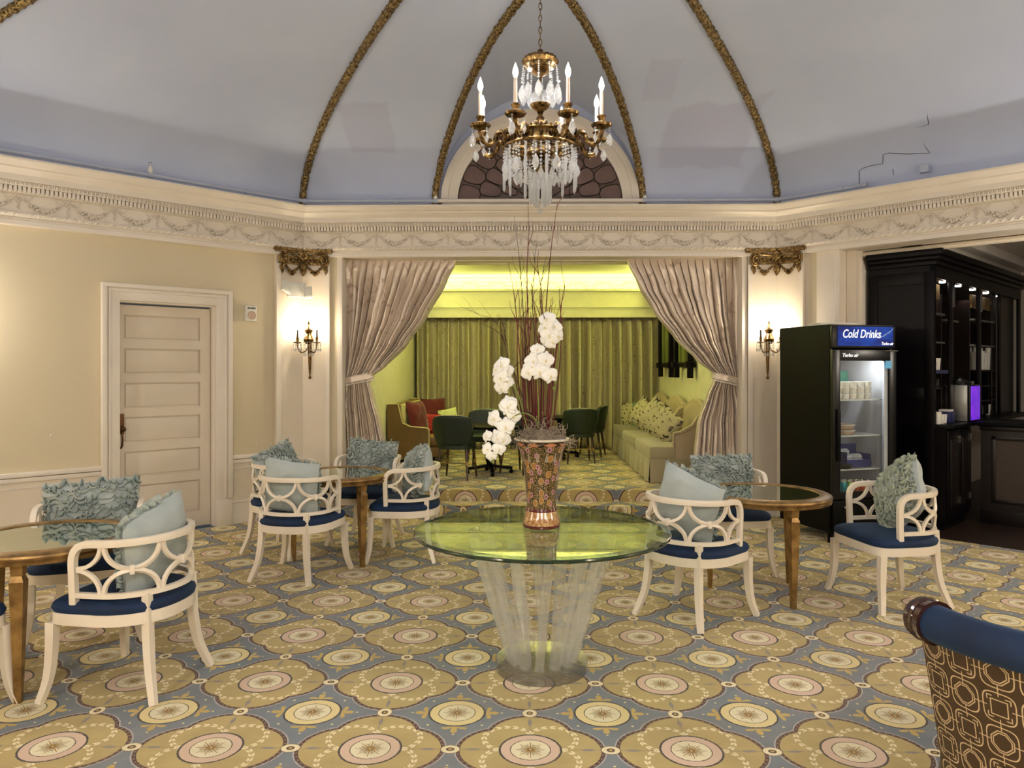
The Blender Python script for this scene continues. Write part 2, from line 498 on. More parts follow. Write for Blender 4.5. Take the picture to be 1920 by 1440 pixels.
class MB:
    def __init__(s): s.v, s.f, s.uv = [], [], None
    def add(s, vs, fs):
        n = len(s.v)
        s.v += [Vector(p) for p in vs]
        s.f += [tuple(i + n for i in f) for f in fs]
        return s
    def merge(s, o, M=None):
        return s.add([M @ p for p in o.v] if M else o.v, o.f)
    def map(s, fn):
        s.v = [fn(p) for p in s.v]; return s
    def box(s, c, d, rot=None, bev=0.0):
        x, y, z = (k / 2 for k in d)
        M = Matrix.Translation(Vector(c)) @ (rot.to_4x4() if rot else Matrix.Identity(4))
        if bev <= 0:
            P = [M @ Vector((i * x, j * y, k * z)) for k in (-1, 1) for j in (-1, 1) for i in (-1, 1)]
            return s.add(P, [(0, 2, 3, 1), (4, 5, 7, 6), (0, 1, 5, 4), (2, 6, 7, 3), (0, 4, 6, 2), (1, 3, 7, 5)])
        bm = bmesh.new()
        bmesh.ops.create_cube(bm, size=1.0)
        for v in bm.verts: v.co = Vector((v.co.x * d[0], v.co.y * d[1], v.co.z * d[2]))
        bmesh.ops.bevel(bm, geom=bm.edges[:], offset=bev, segments=2, affect='EDGES', profile=0.6)
        bm.verts.ensure_lookup_table()
        s.add([M @ v.co for v in bm.verts], [tuple(v.index for v in f.verts) for f in bm.faces])
        bm.free()
        return s
    def bb(s, x0, x1, y0, y1, z0, z1, bev=0.0):
        return s.box(((x0 + x1) / 2, (y0 + y1) / 2, (z0 + z1) / 2), (abs(x1 - x0), abs(y1 - y0), abs(z1 - z0)), None, bev)
    def sweep(s, pts, sec, closed=False, up=None, scales=None, caps=True):
        """sec: list of (a,b) offsets; a across, b along 'up'"""
        pts = [Vector(p) for p in pts]
        n, m = len(pts), len(sec)
        V = []
        px = None
        for i in range(n):
            a = pts[(i - 1) % n] if (closed or i > 0) else pts[i]
            b = pts[(i + 1) % n] if (closed or i < n - 1) else pts[i]
            t = (b - a)
            t = t.normalized() if t.length > 1e-9 else Vector((0, 0, 1))
            if up is not None:
                x = t.cross(Vector(up))
                x = x.normalized() if x.length > 1e-4 else (px or Vector((1, 0, 0)))
                y = x.cross(t).normalized()
            elif px is None:
                x, y = frame(t)
            else:
                x = (px - t * px.dot(t)); x = x.normalized() if x.length > 1e-6 else frame(t)[0]
                y = t.cross(x)
            px = x
            k = scales[i] if scales else 1.0
            k = k if isinstance(k, tuple) else (k, k)
            for (p, q) in sec: V.append(pts[i] + x * p * k[0] + y * q * k[1])
        Fs = []
        for i in range(n if closed else n - 1):
            j = (i + 1) % n
            for k in range(m):
                l = (k + 1) % m
                Fs.append((i * m + k, i * m + l, j * m + l, j * m + k))
        if caps and not closed:
            Fs.append(tuple(range(m - 1, -1, -1)))
            Fs.append(tuple((n - 1) * m + k for k in range(m)))
        return s.add(V, Fs)
    def tube(s, pts, r, seg=8, closed=False, radii=None):
        sec = [(math.cos(2 * PI * k / seg) * r, math.sin(2 * PI * k / seg) * r) for k in range(seg)]
        return s.sweep(pts, sec, closed, None, radii)
    def rect(s, pts, w, h, up=(0, 0, 1), closed=False, scales=None):
        return s.sweep(pts, [(-w / 2, -h / 2), (w / 2, -h / 2), (w / 2, h / 2), (-w / 2, h / 2)], closed, up, scales)
    def lathe(s, prof, seg=24, c=(0, 0, 0), arc=None, lobes=0, lamp_=0.0):
        c = Vector(c)
        n = len(prof)
        V, Fs = [], []
        full = arc is None
        cnt = seg if full else seg + 1
        a0, a1 = (0, 2 * PI) if full else arc
        for k in range(cnt):
            a = a0 + (a1 - a0) * k / seg
            w_ = 1 + (lamp_ * math.cos(lobes * a) if lobes else 0)
            for (r, z) in prof: V.append(c + Vector((r * w_ * math.cos(a), r * w_ * math.sin(a), z)))
        for k in range(seg):
            j = (k + 1) % cnt
            for i in range(n - 1):
                Fs.append((k * n + i, j * n + i, j * n + i + 1, k * n + i + 1))
        return s.add(V, Fs)
    def ball(s, c, r, seg=8, rings=5, sc=(1, 1, 1)):
        P = []
        for i in range(rings + 1):
            a = PI * i / rings - PI / 2
            P.append((max(1e-5, r * math.cos(a)), r * math.sin(a)))
        o = MB().lathe(P, seg)
        return s.add([Vector(c) + Vector((p.x * sc[0], p.y * sc[1], p.z * sc[2])) for p in o.v], o.f)
    def octa(s, c, r, rz=None):
        x, y, z = c
        rz = rz or r
        return s.add([(x + r, y, z), (x - r, y, z), (x, y + r, z), (x, y - r, z), (x, y, z + rz), (x, y, z - rz)],
                     [(0, 2, 4), (2, 1, 4), (1, 3, 4), (3, 0, 4), (2, 0, 5), (1, 2, 5), (3, 1, 5), (0, 3, 5)])
    def prism(s, poly, z0, z1):
        n = len(poly)
        V = [(x, y, z0) for x, y in poly] + [(x, y, z1) for x, y in poly]
        Fs = [tuple(range(n - 1, -1, -1)), tuple(range(n, 2 * n))]
        Fs += [(i, (i + 1) % n, n + (i + 1) % n, n + i) for i in range(n)]
        return s.add(V, Fs)
    def grid(s, fn, nu, nv, wrap=False):
        V = [fn(i / nu, j / nv) for j in range(nv + 1) for i in range(nu + 1)]
        w_ = nu + 1
        return s.add(V, [(j * w_ + i, j * w_ + i + 1, (j + 1) * w_ + i + 1, (j + 1) * w_ + i) for j in range(nv) for i in range(nu)])
    def mesh(s, name, mat, smooth=True, angle=35, uvf=None):
        me = bpy.data.meshes.new(name)
        me.from_pydata([tuple(p) for p in s.v], [], s.f)
        if uvf:
            uvl = me.uv_layers.new(name='UVMap')
            for lp in me.loops:
                uvl.data[lp.index].uv = uvf(me.vertices[lp.vertex_index].co, lp.vertex_index)
        if smooth:
            me.polygons.foreach_set('use_smooth', [True] * len(me.polygons))
            me.set_sharp_from_angle(angle=R(angle))
        me.materials.append(mat)
        me.update()
        return me
    def build(s, name, mat, parent=None, smooth=True, angle=35, uvf=None, kind=None, label=None, fix=False):
        me = s.mesh(name, mat, smooth, angle, uvf)
        if fix:
            bm = bmesh.new(); bm.from_mesh(me)
            bmesh.ops.recalc_face_normals(bm, faces=bm.faces[:])
            bm.to_mesh(me); bm.free()
        o = bpy.data.objects.new(name, me)
        C.objects.link(o)
        if parent: o.parent = parent
        if kind: o['kind'] = kind
        if label: o['label'] = label
        return o


def thing(name, label, cat, loc=(0, 0, 0), rz=0.0, group=None):
    o = bpy.data.objects.new(name, None)
    o.empty_display_size = 0.05
    C.objects.link(o)
    o.location = loc
    o.rotation_euler = (0, 0, rz)
    o['label'] = label; o['category'] = cat
    if group: o['group'] = group
    return o


def tag(o, label, cat, group=None, kind=None):
    o['label'] = label; o['category'] = cat
    if group: o['group'] = group
    if kind: o['kind'] = kind
    return o


def struct(name, label, loc=(0, 0, 0), rz=0.0, cat='structure'):
    o = thing(name, label, cat, loc, rz)
    o['kind'] = 'structure'
    return o


def inst(name, src, parent, loc=(0, 0, 0), rot=(0, 0, 0), scale=(1, 1, 1), kind=None):
    """another object on the same mesh"""
    o = bpy.data.objects.new(name, src if isinstance(src, bpy.types.Mesh) else src.data)
    C.objects.link(o)
    o.parent = parent
    o.location, o.rotation_euler, o.scale = loc, rot, scale
    if kind: o['kind'] = kind
    return o


def kids(o): return [c for c in C.objects if c.parent == o]


def copy_tree(o, parent=None):
    c = o.copy(); C.objects.link(c)
    if parent: c.parent = parent
    for ch in kids(o): copy_tree(ch, c)
    return c


def text(name, body, size, mat, parent, loc, rot=(PI / 2, 0, 0), ext=0.001, shear=0.0, bold=0.0, align='LEFT'):
    cu = bpy.data.curves.new(name, 'FONT')
    cu.body = body; cu.size = size; cu.extrude = ext; cu.shear = shear; cu.offset = bold
    cu.align_x = align
    cu.materials.append(mat)
    o = bpy.data.objects.new(name, cu)
    C.objects.link(o)
    me = bpy.data.meshes.new_from_object(o)
    bpy.data.objects.remove(o)
    o = bpy.data.objects.new(name, me)
    C.objects.link(o)
    o.parent = parent; o.location = loc; o.rotation_euler = rot
    return o


# ------------------------------------------------------------ room frame
V = [Vector(p) for p in ((-2.41, 8.25), (2.76, 8.25), (5.2, 5.81), (5.2, 2.59), (2.76, 0.15), (-2.41, 0.15), (-4.85, 2.59), (-4.85, 5.81))]
S2 = math.sqrt(0.5)
WL = Matrix.Translation((-2.41, 8.25, 0)) @ Matrix.Rotation(R(45), 4, 'Z')    # x right along wall, y into the wall
WR = Matrix.Translation((2.76, 8.25, 0)) @ Matrix.Rotation(R(-45), 4, 'Z')
WB = Matrix.Translation((0, 8.25, 0))


def obox(o_mat, *a, **k):
    m = MB().bb(*a, **k)
    m.map(lambda p: o_mat @ p)
    return m


# floor: main hall carpet, platform, steps
fl = struct('floor', 'figured gold and blue carpet of ovals and quatrefoils over the whole hall')
m = MB()
poly = [V[0], V[1], V[2], V[3], (5.6, 0.0), (5.6, -4.2), (-5.3, -4.2), (-5.3, 0.0), V[6], V[7]]
m.prism([(p[0], p[1]) for p in reversed(poly)], -0.05, 0.0)
m.build('carpet', CARPET, fl, smooth=False, fix=True)
m = MB().bb(-1.95, 2.36, 8.07, 8.37, 0.0, 0.125, bev=0.015)
m.build('step', CARPET, fl, smooth=True)
m = MB().bb(-1.95, 2.36, 8.37, 8.75, 0.0, 0.25, bev=0.018)
m.build('step', CARPET, fl, smooth=True)
MB().bb(-1.95, 2.36, 8.74, 12.9, 0.10, 0.249).build('platform', CARPET, fl, smooth=False)
DFLOOR = pm('dark_bar_floor', rgb(46, 30, 22), 0.4, c2=rgb(30, 18, 14), nscale=4, stretch=(1, 8, 1))
bf = struct('floor_bar', 'dark wood floor of the bar room at the right')
pb = [(2.76, 8.25), (5.2, 5.81), (5.2, 5.4), (9.5, 5.4), (9.5, 12.0), (2.76, 12.0)]
MB().prism(pb, -0.05, 0.002).build('floor_board', DFLOOR, bf, smooth=False, fix=True)

# ---- walls of the octagon
def wallseg(name, label, p, q, z0, z1, mat, th=0.14, parent=None):
    p, q = Vector(p), Vector(q)
    d = (q - p); L = d.length; d.normalize()
    nrm = Vector((-d.y, d.x))                      # left of direction = outwards when walking clockwise seen from above
    M = MB()
    c = (p + q) / 2 + nrm * th / 2
    rot = Matrix.Rotation(math.atan2(d.y, d.x), 3, 'Z')
    M.box((c.x, c.y, (z0 + z1) / 2), (L, th, z1 - z0), rot)
    o = M.build(name, mat, parent, smooth=False)
    if not parent:
        o['kind'] = 'structure'; o['label'] = label; o['category'] = 'wall'
    return o


LW = struct('wall_left', 'beige wall with white panelled dado left of the curtained alcove', cat='wall')
# left wall local frame: door opening x in [-1.82,-1.00]
def lw_box(name, mat, *a, bev=0.0, par=None):
    return obox(WL, *a, bev=bev).build(name, mat, par or LW, smooth=bev > 0)


DX0, DX1, DZ = -1.865, -0.955, 2.215   # door opening in the left wall
lw_box('plaster', BEIGE, -3.45, DX0, 0, 0.14, 0, 3.4)
lw_box('plaster', BEIGE, DX1, 0.06, 0, 0.14, 0, 3.4)
lw_box('plaster', BEIGE, DX0, DX1, 0, 0.14, DZ, 3.4)
for (a, b_) in ((-3.45, DX0 - 0.13), (DX1 + 0.13, -0.34)):
    lw_box('dado_board', CREAM, a, b_, -0.012, 0, 0.2, 0.64)
    lw_box('dado_rail', TRIMW, a, b_, -0.045, 0, 0.66, 0.70, bev=0.008)
    lw_box('dado_rail', TRIMW, a, b_, -0.030, 0, 0.615, 0.655, bev=0.008)
    lw_box('dado_rail', TRIMW, a, b_, -0.020, 0, 0.56, 0.572, bev=0.003)
    lw_box('baseboard', TRIMW, a, b_, -0.028, 0, 0.0, 0.215)
    lw_box('baseboard_cap', TRIMW, a, b_, -0.038, 0, 0.215, 0.24, bev=0.008)
# screw plugs left in the plaster
for (px, py) in ((88, 818), (477, 831), (505, 832)):
    a = (px - 960) / F
    q = a - YAW
    Yp = 10.66 / (1 - q); z = EYE - (py - YH) / F * Yp
    x = -(8.25 - Yp) / S2
    MB().ball(tuple(WL @ Vector((x, -0.004, z))), 0.009, 8, 5, (1, 1, 1.3)).build('wall_plug', WHITEP, LW)

# door in the left wall
dr = struct('door_1', 'white six-panel door with wide moulded casing in the left wall', cat='door')
for (x0, x1) in ((DX0 - 0.13, DX0 + 0.005), (DX1 - 0.005, DX1 + 0.13)):
    s = 1 if x0 > -1.5 else -1
    obox(WL, x0, x1, -0.035, 0.0, 0, DZ + 0.135, bev=0.004).build('casing', TRIMW, dr)
    xo = x1 if s > 0 else x0
    obox(WL, xo - 0.022, xo + 0.022, -0.060, 0.0, 0.28 if s > 0 else 0, DZ + 0.155, bev=0.008).build('casing_moulding', TRIMW, dr)
    obox(WL, xo - s * 0.045 - 0.010, xo - s * 0.045 + 0.010, -0.048, 0.0, 0.28, DZ + 0.11, bev=0.005).build('casing_moulding', TRIMW, dr)
    obox(WL, x0 - 0.004, x1 + 0.012 * s, -0.052, 0.0, 0, 0.27, bev=0.004).build('plinth_block', TRIMW, dr)
obox(WL, DX0, DX1, -0.035, 0.0, DZ, DZ + 0.135, bev=0.004).build('head_casing', TRIMW, dr)
obox(WL, DX0 - 0.15, DX1 + 0.15, -0.062, 0.0, DZ + 0.115, DZ + 0.155, bev=0.008).build('casing_moulding', TRIMW, dr)
obox(WL, DX0 - 0.08, DX1 + 0.08, -0.048, 0.0, DZ + 0.08, DZ + 0.10, bev=0.005).build('casing_moulding', TRIMW, dr)
obox(WL, DX0, DX0 + 0.015, 0.0, 0.13, 0, DZ).build('jamb', TRIMW, dr)
obox(WL, DX1 - 0.015, DX1, 0.0, 0.13, 0, DZ).build('jamb', TRIMW, dr)
obox(WL, DX0, DX1, 0.0, 0.13, DZ - 0.015, DZ).build('jamb', TRIMW, dr)
# leaf: stiles, rails, six recessed panels
lx0, lx1 = DX0 + 0.02, DX1 - 0.02
leaf = obox(WL, lx0, lx1, 0.118, 0.140, 0.01, DZ - 0.03)
leaf.merge(obox(WL, lx0, lx0 + 0.06, 0.095, 0.125, 0.01, DZ - 0.03))
leaf.merge(obox(WL, lx1 - 0.10, lx1, 0.095, 0.125, 0.01, DZ - 0.03))
zs = [0.01, 0.30, 0.42, 0.60, 0.69, 0.87, 0.96, 1.15, 1.24, 1.46, 1.55, 1.76, 1.85, 2.07, 2.185]
rails = [(0.01, 0.16), (0.475, 0.56), (0.80, 0.885), (1.125, 1.21), (1.45, 1.535), (1.775, 1.86), (2.09, DZ - 0.03)]
for (a, b_) in rails: leaf.merge(obox(WL, lx0 + 0.06, lx1 - 0.10, 0.095, 0.125, a, b_))
leaf.build('door_leaf', CREAM, dr, smooth=False)
for i in range(6):
    a, b_ = rails[i][1], rails[i + 1][0]
    pn = obox(WL, lx0 + 0.075, lx1 - 0.115, 0.106, 0.120, a + 0.015, b_ - 0.015, bev=0.006)
    pn.build('door_panel', CREAM, dr)
kn = MB().lathe([(0.001, 0), (0.02, 0.0), (0.02, 0.006), (0.009, 0.012), (0.009, 0.03), (0.024, 0.045), (0.026, 0.055), (0.014, 0.066), (0.001, 0.068)], 16)
kn.map(lambda p: WL @ (Vector((lx0 + 0.034, 0.092, 1.02)) + Vector((p.x, -p.z, p.y))))
kn.merge(obox(WL, lx0 + 0.012, lx0 + 0.058, 0.086, 0.095, 0.97, 1.16, bev=0.003))
kn.merge(MB().sweep([WL @ Vector(p) for p in ((lx0 + 0.03, 0.09, 1.0), (lx0 + 0.03, 0.05, 0.985), (lx0 + 0.03, 0.04, 0.92), (lx0 + 0.03, 0.055, 0.86), (lx0 + 0.03, 0.09, 0.84))],
                   [(0.009 * math.cos(t), 0.009 * math.sin(t)) for t in (0, 1.05, 2.1, 3.14, 4.2, 5.2)]))
kn.build('door_handle', pm('aged_brass', rgb(96, 66, 36), 0.35, 0.8), dr)

# back wall: piers either side of the opening, header
BW = struct('wall_back', 'cream wall with a wide curtained opening onto the raised alcove', cat='wall')
OX0, OX1, OZ = -1.975, 2.38, 2.80
MB().bb(-2.47, OX0, 8.25, 8.62, 0, 3.4).build('pier', CREAM, BW, smooth=False)
MB().bb(OX1, 2.82, 8.25, 8.62, 0, 3.4).build('pier', CREAM, BW, smooth=False)
MB().bb(OX0, OX1, 8.25, 8.62, OZ, 3.4).build('header', CREAM, BW, smooth=False)
for (a, b_) in ((OX0 - 0.045, OX0 + 0.012), (OX1 - 0.012, OX1 + 0.045)):
    MB().bb(a, b_, 8.215, 8.63, 0, OZ, bev=0.006).build('opening_trim', TRIMW, BW)
for (a, b_) in ((-2.12, OX0 - 0.04), (OX1 + 0.04, 2.46)):
    MB().bb(a, b_, 8.235, 8.255, 0, 2.86).build('beige_strip', BEIGE, BW, smooth=False)

# right wall: narrow pier, header over the bar opening, return at the far end
RW = struct('wall_right', 'cream wall with a wide opening to the dark bar', cat='wall')
def rw_box(name, mat, *a, bev=0.0, par=None):
    return obox(WR, *a, bev=bev).build(name, mat, par or RW, smooth=bev > 0)


RX0, RX1 = 0.665, 3.3
rw_box('pier', CREAM, -0.06, RX0, 0, 0.24, 0, 3.4)
rw_box('pier', CREAM, 0.30, RX0, 0.24, 0.50, 0, 3.2)
rw_box('pier_trim', TRIMW, 0.44, RX0 + 0.004, -0.02, 0.02, 0, 2.84, bev=0.004)
rw_box('pier_trim', TRIMW, 0.47, RX0 - 0.03, -0.03, 0.02, 0, 2.83, bev=0.004)
rw_box('pier_strip', BEIGE, 0.36, 0.44, -0.012, 0.02, 0, 2.84)
rw_box('header', CREAM, RX0, RX1, 0, 0.24, 2.80, 3.4)
rw_box('pier', CREAM, RX1, 3.46, 0, 0.24, 0, 3.4)
# remaining octagon walls
wallseg('wall_east', 'beige side wall right of the photographer', (5.2, 5.81), (5.2, 2.59), 0, 3.4, BEIGE)
wallseg('wall_southeast', 'beige diagonal wall right behind the photographer', (5.2, 2.59), (2.76, 0.15), 0, 3.4, BEIGE)
wallseg('wall_southwest', 'beige diagonal wall left behind the photographer', (-2.41, 0.15), (-4.85, 2.59), 0, 3.4, BEIGE)
wallseg('wall_west', 'beige side wall left of the photographer', (-4.85, 2.59), (-4.85, 5.81), 0, 3.4, BEIGE)
wallseg('wall_south', 'header over the opening the photographer stands in', (2.76, 0.15), (-2.41, 0.15), 2.9, 3.4, CREAM, 0.2)
# hall behind the photographer
wallseg('wall_hall_right', 'side wall of the hall behind the photographer', (5.3, 0.0), (5.3, -4.2), 0, 3.4, BEIGE)
wallseg('wall_hall_back', 'end wall of the hall behind the photographer', (5.3, -4.2), (-5.0, -4.2), 0, 3.4, BEIGE)
wallseg('wall_hall_left', 'side wall of the hall behind the photographer at left', (-5.0, -4.2), (-5.0, 0.0), 0, 3.4, BEIGE)
o = MB().bb(-5.2, 5.5, -4.4, 0.0, 3.2, 3.3).build('ceiling_hall', CREAM, smooth=False); tag(o, 'flat cream ceiling of the hall behind the photographer', 'ceiling', kind='structure')
for s in (-1, 1):
    o = MB().bb(2.76 if s > 0 else -5.0, 5.3 if s > 0 else -2.41, -0.1, 0.05, 0, 3.3).build('wall_hall_front', CREAM, smooth=False)
    tag(o, 'cream wall of the hall beside the opening at the %s' % ('right' if s > 0 else 'left'), 'wall', kind='structure')

# ---- cornice: one moulding mitred round the octagon
def ring_sweep(mb, prof, idx=None, offs=0.0):
    """prof: (inward projection, z). mitred polygon sweep"""
    n = 8
    cols = []
    for i in range(n):
        a, b_, c = V[(i - 1) % n], V[i], V[(i + 1) % n]
        d1, d2 = (b_ - a).normalized(), (c - b_).normalized()
        n1, n2 = Vector((d1.y, -d1.x)), Vector((d2.y, -d2.x))   # inward (octagon listed clockwise)
        mt = (n1 + n2).normalized(); k = 1 / mt.dot(n1)
        cols.append([(b_.x + mt.x * k * p, b_.y + mt.y * k * p, z) for p, z in prof])
    m_ = len(prof)
    vs = [p for col in cols for p in col]
    fs = [(i * m_ + k, ((i + 1) % n) * m_ + k, ((i + 1) % n) * m_ + (k + 1) % m_, i * m_ + (k + 1) % m_) for i in range(n) for k in range(m_)]
    mb.add(vs, fs)
    return mb


CO = struct('trim_1', 'deep white plaster cornice with dentils and swag frieze round the room', cat='cornice')
prof = [(0.0, 2.795), (0.075, 2.795), (0.075, 2.835), (0.060, 2.842), (0.060, 2.858), (0.085, 2.872), (0.098, 2.888), (0.090, 2.902), (0.045, 2.908), (0.045, 3.055),
        (0.060, 3.058), (0.070, 3.066), (0.070, 3.111), (0.132, 3.113), (0.134, 3.13), (0.138, 3.15), (0.165, 3.155), (0.165, 3.20),
        (0.190, 3.215), (0.215, 3.235), (0.225, 3.242), (0.225, 3.255), (0.245, 3.262), (0.268, 3.285), (0.28, 3.298), (0.28, 3.315), (0.20, 3.325), (0.0, 3.335)]
ring_sweep(MB(), prof).build('moulding', TRIMW, CO, angle=25, fix=True)
# dentils, eggs and twisted leaf roll on the three visible sides
SIDES = [(WB, -2.41 + 0.03, 2.76 - 0.03, 0), (WL, -3.42, -0.03, 1), (WR, 0.03, 3.42, 2)]
dn, eg, lf = MB(), MB(), MB()
for M_, x0, x1, sd in SIDES:
    n = int((x1 - x0) / 0.0335)
    for k in range(n):
        x = x0 + (k + 0.5) * (x1 - x0) / n
        dn.merge(MB().bb(x - 0.0115, x + 0.0115, -0.128, -0.06, 3.068, 3.110), M_)
        b_ = MB().ball((x, -0.140, 3.132), 0.0118, 6, 4, (0.9, 1.1, 1.55))
        eg.merge(b_, M_)
        eg.merge(MB().bb(x + 0.014, x + 0.0185, -0.150, -0.12, 3.116, 3.15), M_)
    n = int((x1 - x0) / 0.062)
    for k in range(n):
        x = x0 + (k + 0.5) * (x1 - x0) / n
        b_ = MB().ball((0, 0, 0), 0.014, 6, 4, (2.3, 0.8, 0.75))
        lf.merge(b_, M_ @ Matrix.Translation((x, -0.093, 2.884)) @ Matrix.Rotation(R(-38), 4, 'Y'))
        b_ = MB().ball((0, 0, 0), 0.007, 5, 4, (2.6, 0.8, 0.8))
        lf.merge(b_, M_ @ Matrix.Translation((x + 0.030, -0.093, 2.884)) @ Matrix.Rotation(R(-38), 4, 'Y'))
dn.build('dentil_course', TRIMW, CO, smooth=False, kind='stuff')
eg.build('egg_moulding', TRIMW, CO, kind='stuff')
lf.build('leaf_roll', TRIMW, CO, kind='stuff')
# swag relief
def swag_mesh():
    m = MB(); rd = random.Random(3)
    for k in range(34):
        t = k / 33 * 2 - 1
        x = t * 0.165
        z = 0.046 - 0.088 * (1 - t * t) ** 0.9
        r = 0.008 + 0.014 * (1 - abs(t)) ** 0.7
        for j in range(2 if abs(t) < 0.8 else 1):
            m.ball((x + rd.uniform(-.005, .005), -0.006, z + rd.uniform(-1, 1) * r * 1.0), r * rd.uniform(.55, .8), 6, 4, (1, 1.8, 1))
    for s in (-1, 1):
        pts = [(s * (0.17 - 0.105 * t), -0.004, 0.050 + 0.020 * math.sin(t * 8.5) * (0.3 + t)) for t in [i / 12 for i in range(13)]]
        m.tube(pts, 0.0075, 5)
    # drop at the right-hand joint
    for k in range(12):
        m.ball((0.19 + rd.uniform(-.012, .012), -0.006, 0.048 - k * 0.0092), 0.012 * rd.uniform(.5, .9), 6, 4, (1, 1.3, 1))
    m.ball((0.19, -0.006, 0.055), 0.012, 6, 4)
    return m.mesh('swag', TRIMW)


SWAG = swag_mesh()
for M_, x0, x1, sd in SIDES:
    n = max(1, round((x1 - x0) / 0.385))
    for k in range(n):
        x = x0 + (k + 0.5) * (x1 - x0) / n
        o = inst('swag', SWAG, CO)
        o.matrix_world = M_ @ Matrix.Translation((x, -0.045, 2.983)) @ Matrix.Diagonal(((x1 - x0) / n / 0.38, 1, 1, 1))

# ---- dome
DC = Vector((0.15, 4.2)); ZS, ZD = 3.38, 1.30
BXC = 0.175
BS, BD = [0, .37, 1.1, 1.85, 2.2, 2.62], [1.13, .97, .69, .38, .195, 0.0]   # groin of the window vault: depth into the dome, half width
def btab(xs, ys, x):
    for i in range(len(xs) - 1):
        a, b_ = xs[i], xs[i + 1]
        if min(a, b_) <= x <= max(a, b_): return ys[i] + (ys[i + 1] - ys[i]) * (x - a) / (b_ - a)
    return ys[-1]
def dome_z(phi): return ZS + ZD * math.sin(phi)
NR = 60
dm = MB()
order = [(V[i], V[(i + 1) % 8]) for i in range(8)]
for i, (a, b_) in enumerate(order):
    if i == 0: continue
    def fn(u, v, a=a, b_=b_):
        ph = v * PI / 2; k = math.cos(ph)
        e = a.lerp(b_, u); p = DC + (e - DC) * k
        return Vector((p.x, p.y, dome_z(ph)))
    dm.grid(fn, 6, NR)
def barrel(x):
    d = abs(x - BXC)
    if d >= 1.13: return -9
    s = btab(BD, BS, d)
    return ZS + ZD * math.sqrt(max(0, 1 - (1 - s / 4.05) ** 2))
def fnb(u, v):
    ph = v * PI / 2; k = math.cos(ph)
    e = V[0].lerp(V[1], u); p = DC + (e - DC) * k
    return Vector((p.x, p.y, max(dome_z(ph), barrel(p.x))))
dm.grid(fnb, 300, 110)
o = dm.build('ceiling', DOMEM, angle=20)
tag(o, 'pale grey-blue plastered octagonal dome over the room', 'ceiling', kind='structure')
# upstand between cornice and dome
o = ring_sweep(MB(), [(0.0, 3.32), (0.0, ZS + 0.01), (-0.06, ZS + 0.01), (-0.06, 3.32)]).build('trim_2', DOMEM, angle=25, fix=True)
tag(o, 'narrow grey-blue plaster upstand above the cornice', 'trim', kind='structure')
# lunette wall behind the barrel
lun = MB()
pl = [(BXC - 1.2, ZS - 0.08)] + [(BXC + 1.2 * math.cos(PI - k * PI / 40), ZS + 1.26 * math.sin(k * PI / 40)) for k in range(41)] + [(BXC + 1.2, ZS - 0.08)]
lun.prism(pl, 8.262, 8.30)
lun.map(lambda p: Vector((p.x, p.z, p.y)))
o = lun.build('wall_lunette', DOMEM, smooth=False, fix=True)
tag(o, 'grey half-round wall above the cornice behind the lunette window', 'wall', kind='structure')

def rib(pts, name, label):
    # beaded, slightly irregular gilt roll
    P = []
    for i in range(len(pts) - 1):
        a, b_ = Vector(pts[i]), Vector(pts[i + 1])
        n = max(1, int((b_ - a).length / 0.02))
        P += [a.lerp(b_, k / n) for k in range(n)]
    P.append(Vector(pts[-1]))
    rr = [1 + 0.22 * noise.noise(p * 40) + 0.10 * math.sin(i * 1.7) for i, p in enumerate(P)]
    o = MB().tube(P, 0.038, 10, radii=rr).build(name, GILTR)
    tag(o, label, 'moulding', kind='structure')
def groin(vtx, tmax=1.0):
    pts = []
    for k in range(40):
        ph = k / 39 * PI / 2 * tmax
        p = DC + (vtx - DC) * math.cos(ph)
        nrm = (DC - vtx).normalized() * 0.01
        pts.append((p.x + nrm.x, p.y + nrm.y, dome_z(ph) - 0.01))
    return pts
names = ['left of the lunette, rising from the left cornice corner', 'right of the lunette, rising from the right cornice corner', 'far right side', 'rear right side', 'behind right', 'behind left', 'rear left side', 'far left side, crossing the top left corner']
for i in range(8):
    rib(groin(V[i]), 'trim_%d' % (3 + i), 'gilded plaster rib of the dome at the ' + names[i] if i > 1 else 'gilded plaster rib ' + names[i])
for sgn in (-1, 1):
    pts = []
    for k in range(60):
        s = 2.62 * (k / 59) ** 1.5
        zz = ZD * math.sqrt(max(0, 1 - (1 - s / 4.05) ** 2))
        # smoothed half width
        dx = sum(btab(BS, BD, min(2.62, max(0, s + e))) for e in (-.2, -.1, 0, .1, .2)) / 5 if s > 0.1 else btab(BS, BD, s)
        pts.append((BXC + sgn * dx, 8.25 - s - 0.012, ZS + zz - 0.012))
    rib(pts, 'trim_%d' % (11 if sgn < 0 else 12), 'gilded plaster rib close on the %s of the lunette window' % ('left' if sgn < 0 else 'right'))

# lunette window
LWN = struct('window_1', 'half-round stained glass lunette window with cream casing above the cornice', (BXC + 0.012, 8.26, 3.385), cat='window')
def ringsec(r0x, r0z, r1x, r1z, y0, y1, name, mat, seg=48, a0=0, a1=PI):
    m = MB()
    for k in range(seg + 1):
        a = a0 + (a1 - a0) * k / seg
        c, s_ = math.cos(a), math.sin(a)
        m.v += [Vector((r0x * c, y0, r0z * s_)), Vector((r1x * c, y0, r1z * s_)), Vector((r1x * c, y1, r1z * s_)), Vector((r0x * c, y1, r0z * s_))]
    for k in range(seg):
        for j in range(4):
            m.f.append((k * 4 + j, k * 4 + (j + 1) % 4, k * 4 + 4 + (j + 1) % 4, k * 4 + 4 + j))
    return m
ringsec(0.90, 0.84, 1.06, 1.0, -0.045, 0.0, 'c', TRIMW).build('window_casing', TRIMW, LWN, fix=True)
ringsec(1.00, 0.94, 1.075, 1.015, -0.065, 0.0, 'c', TRIMW).build('casing_moulding', TRIMW, LWN, fix=True)
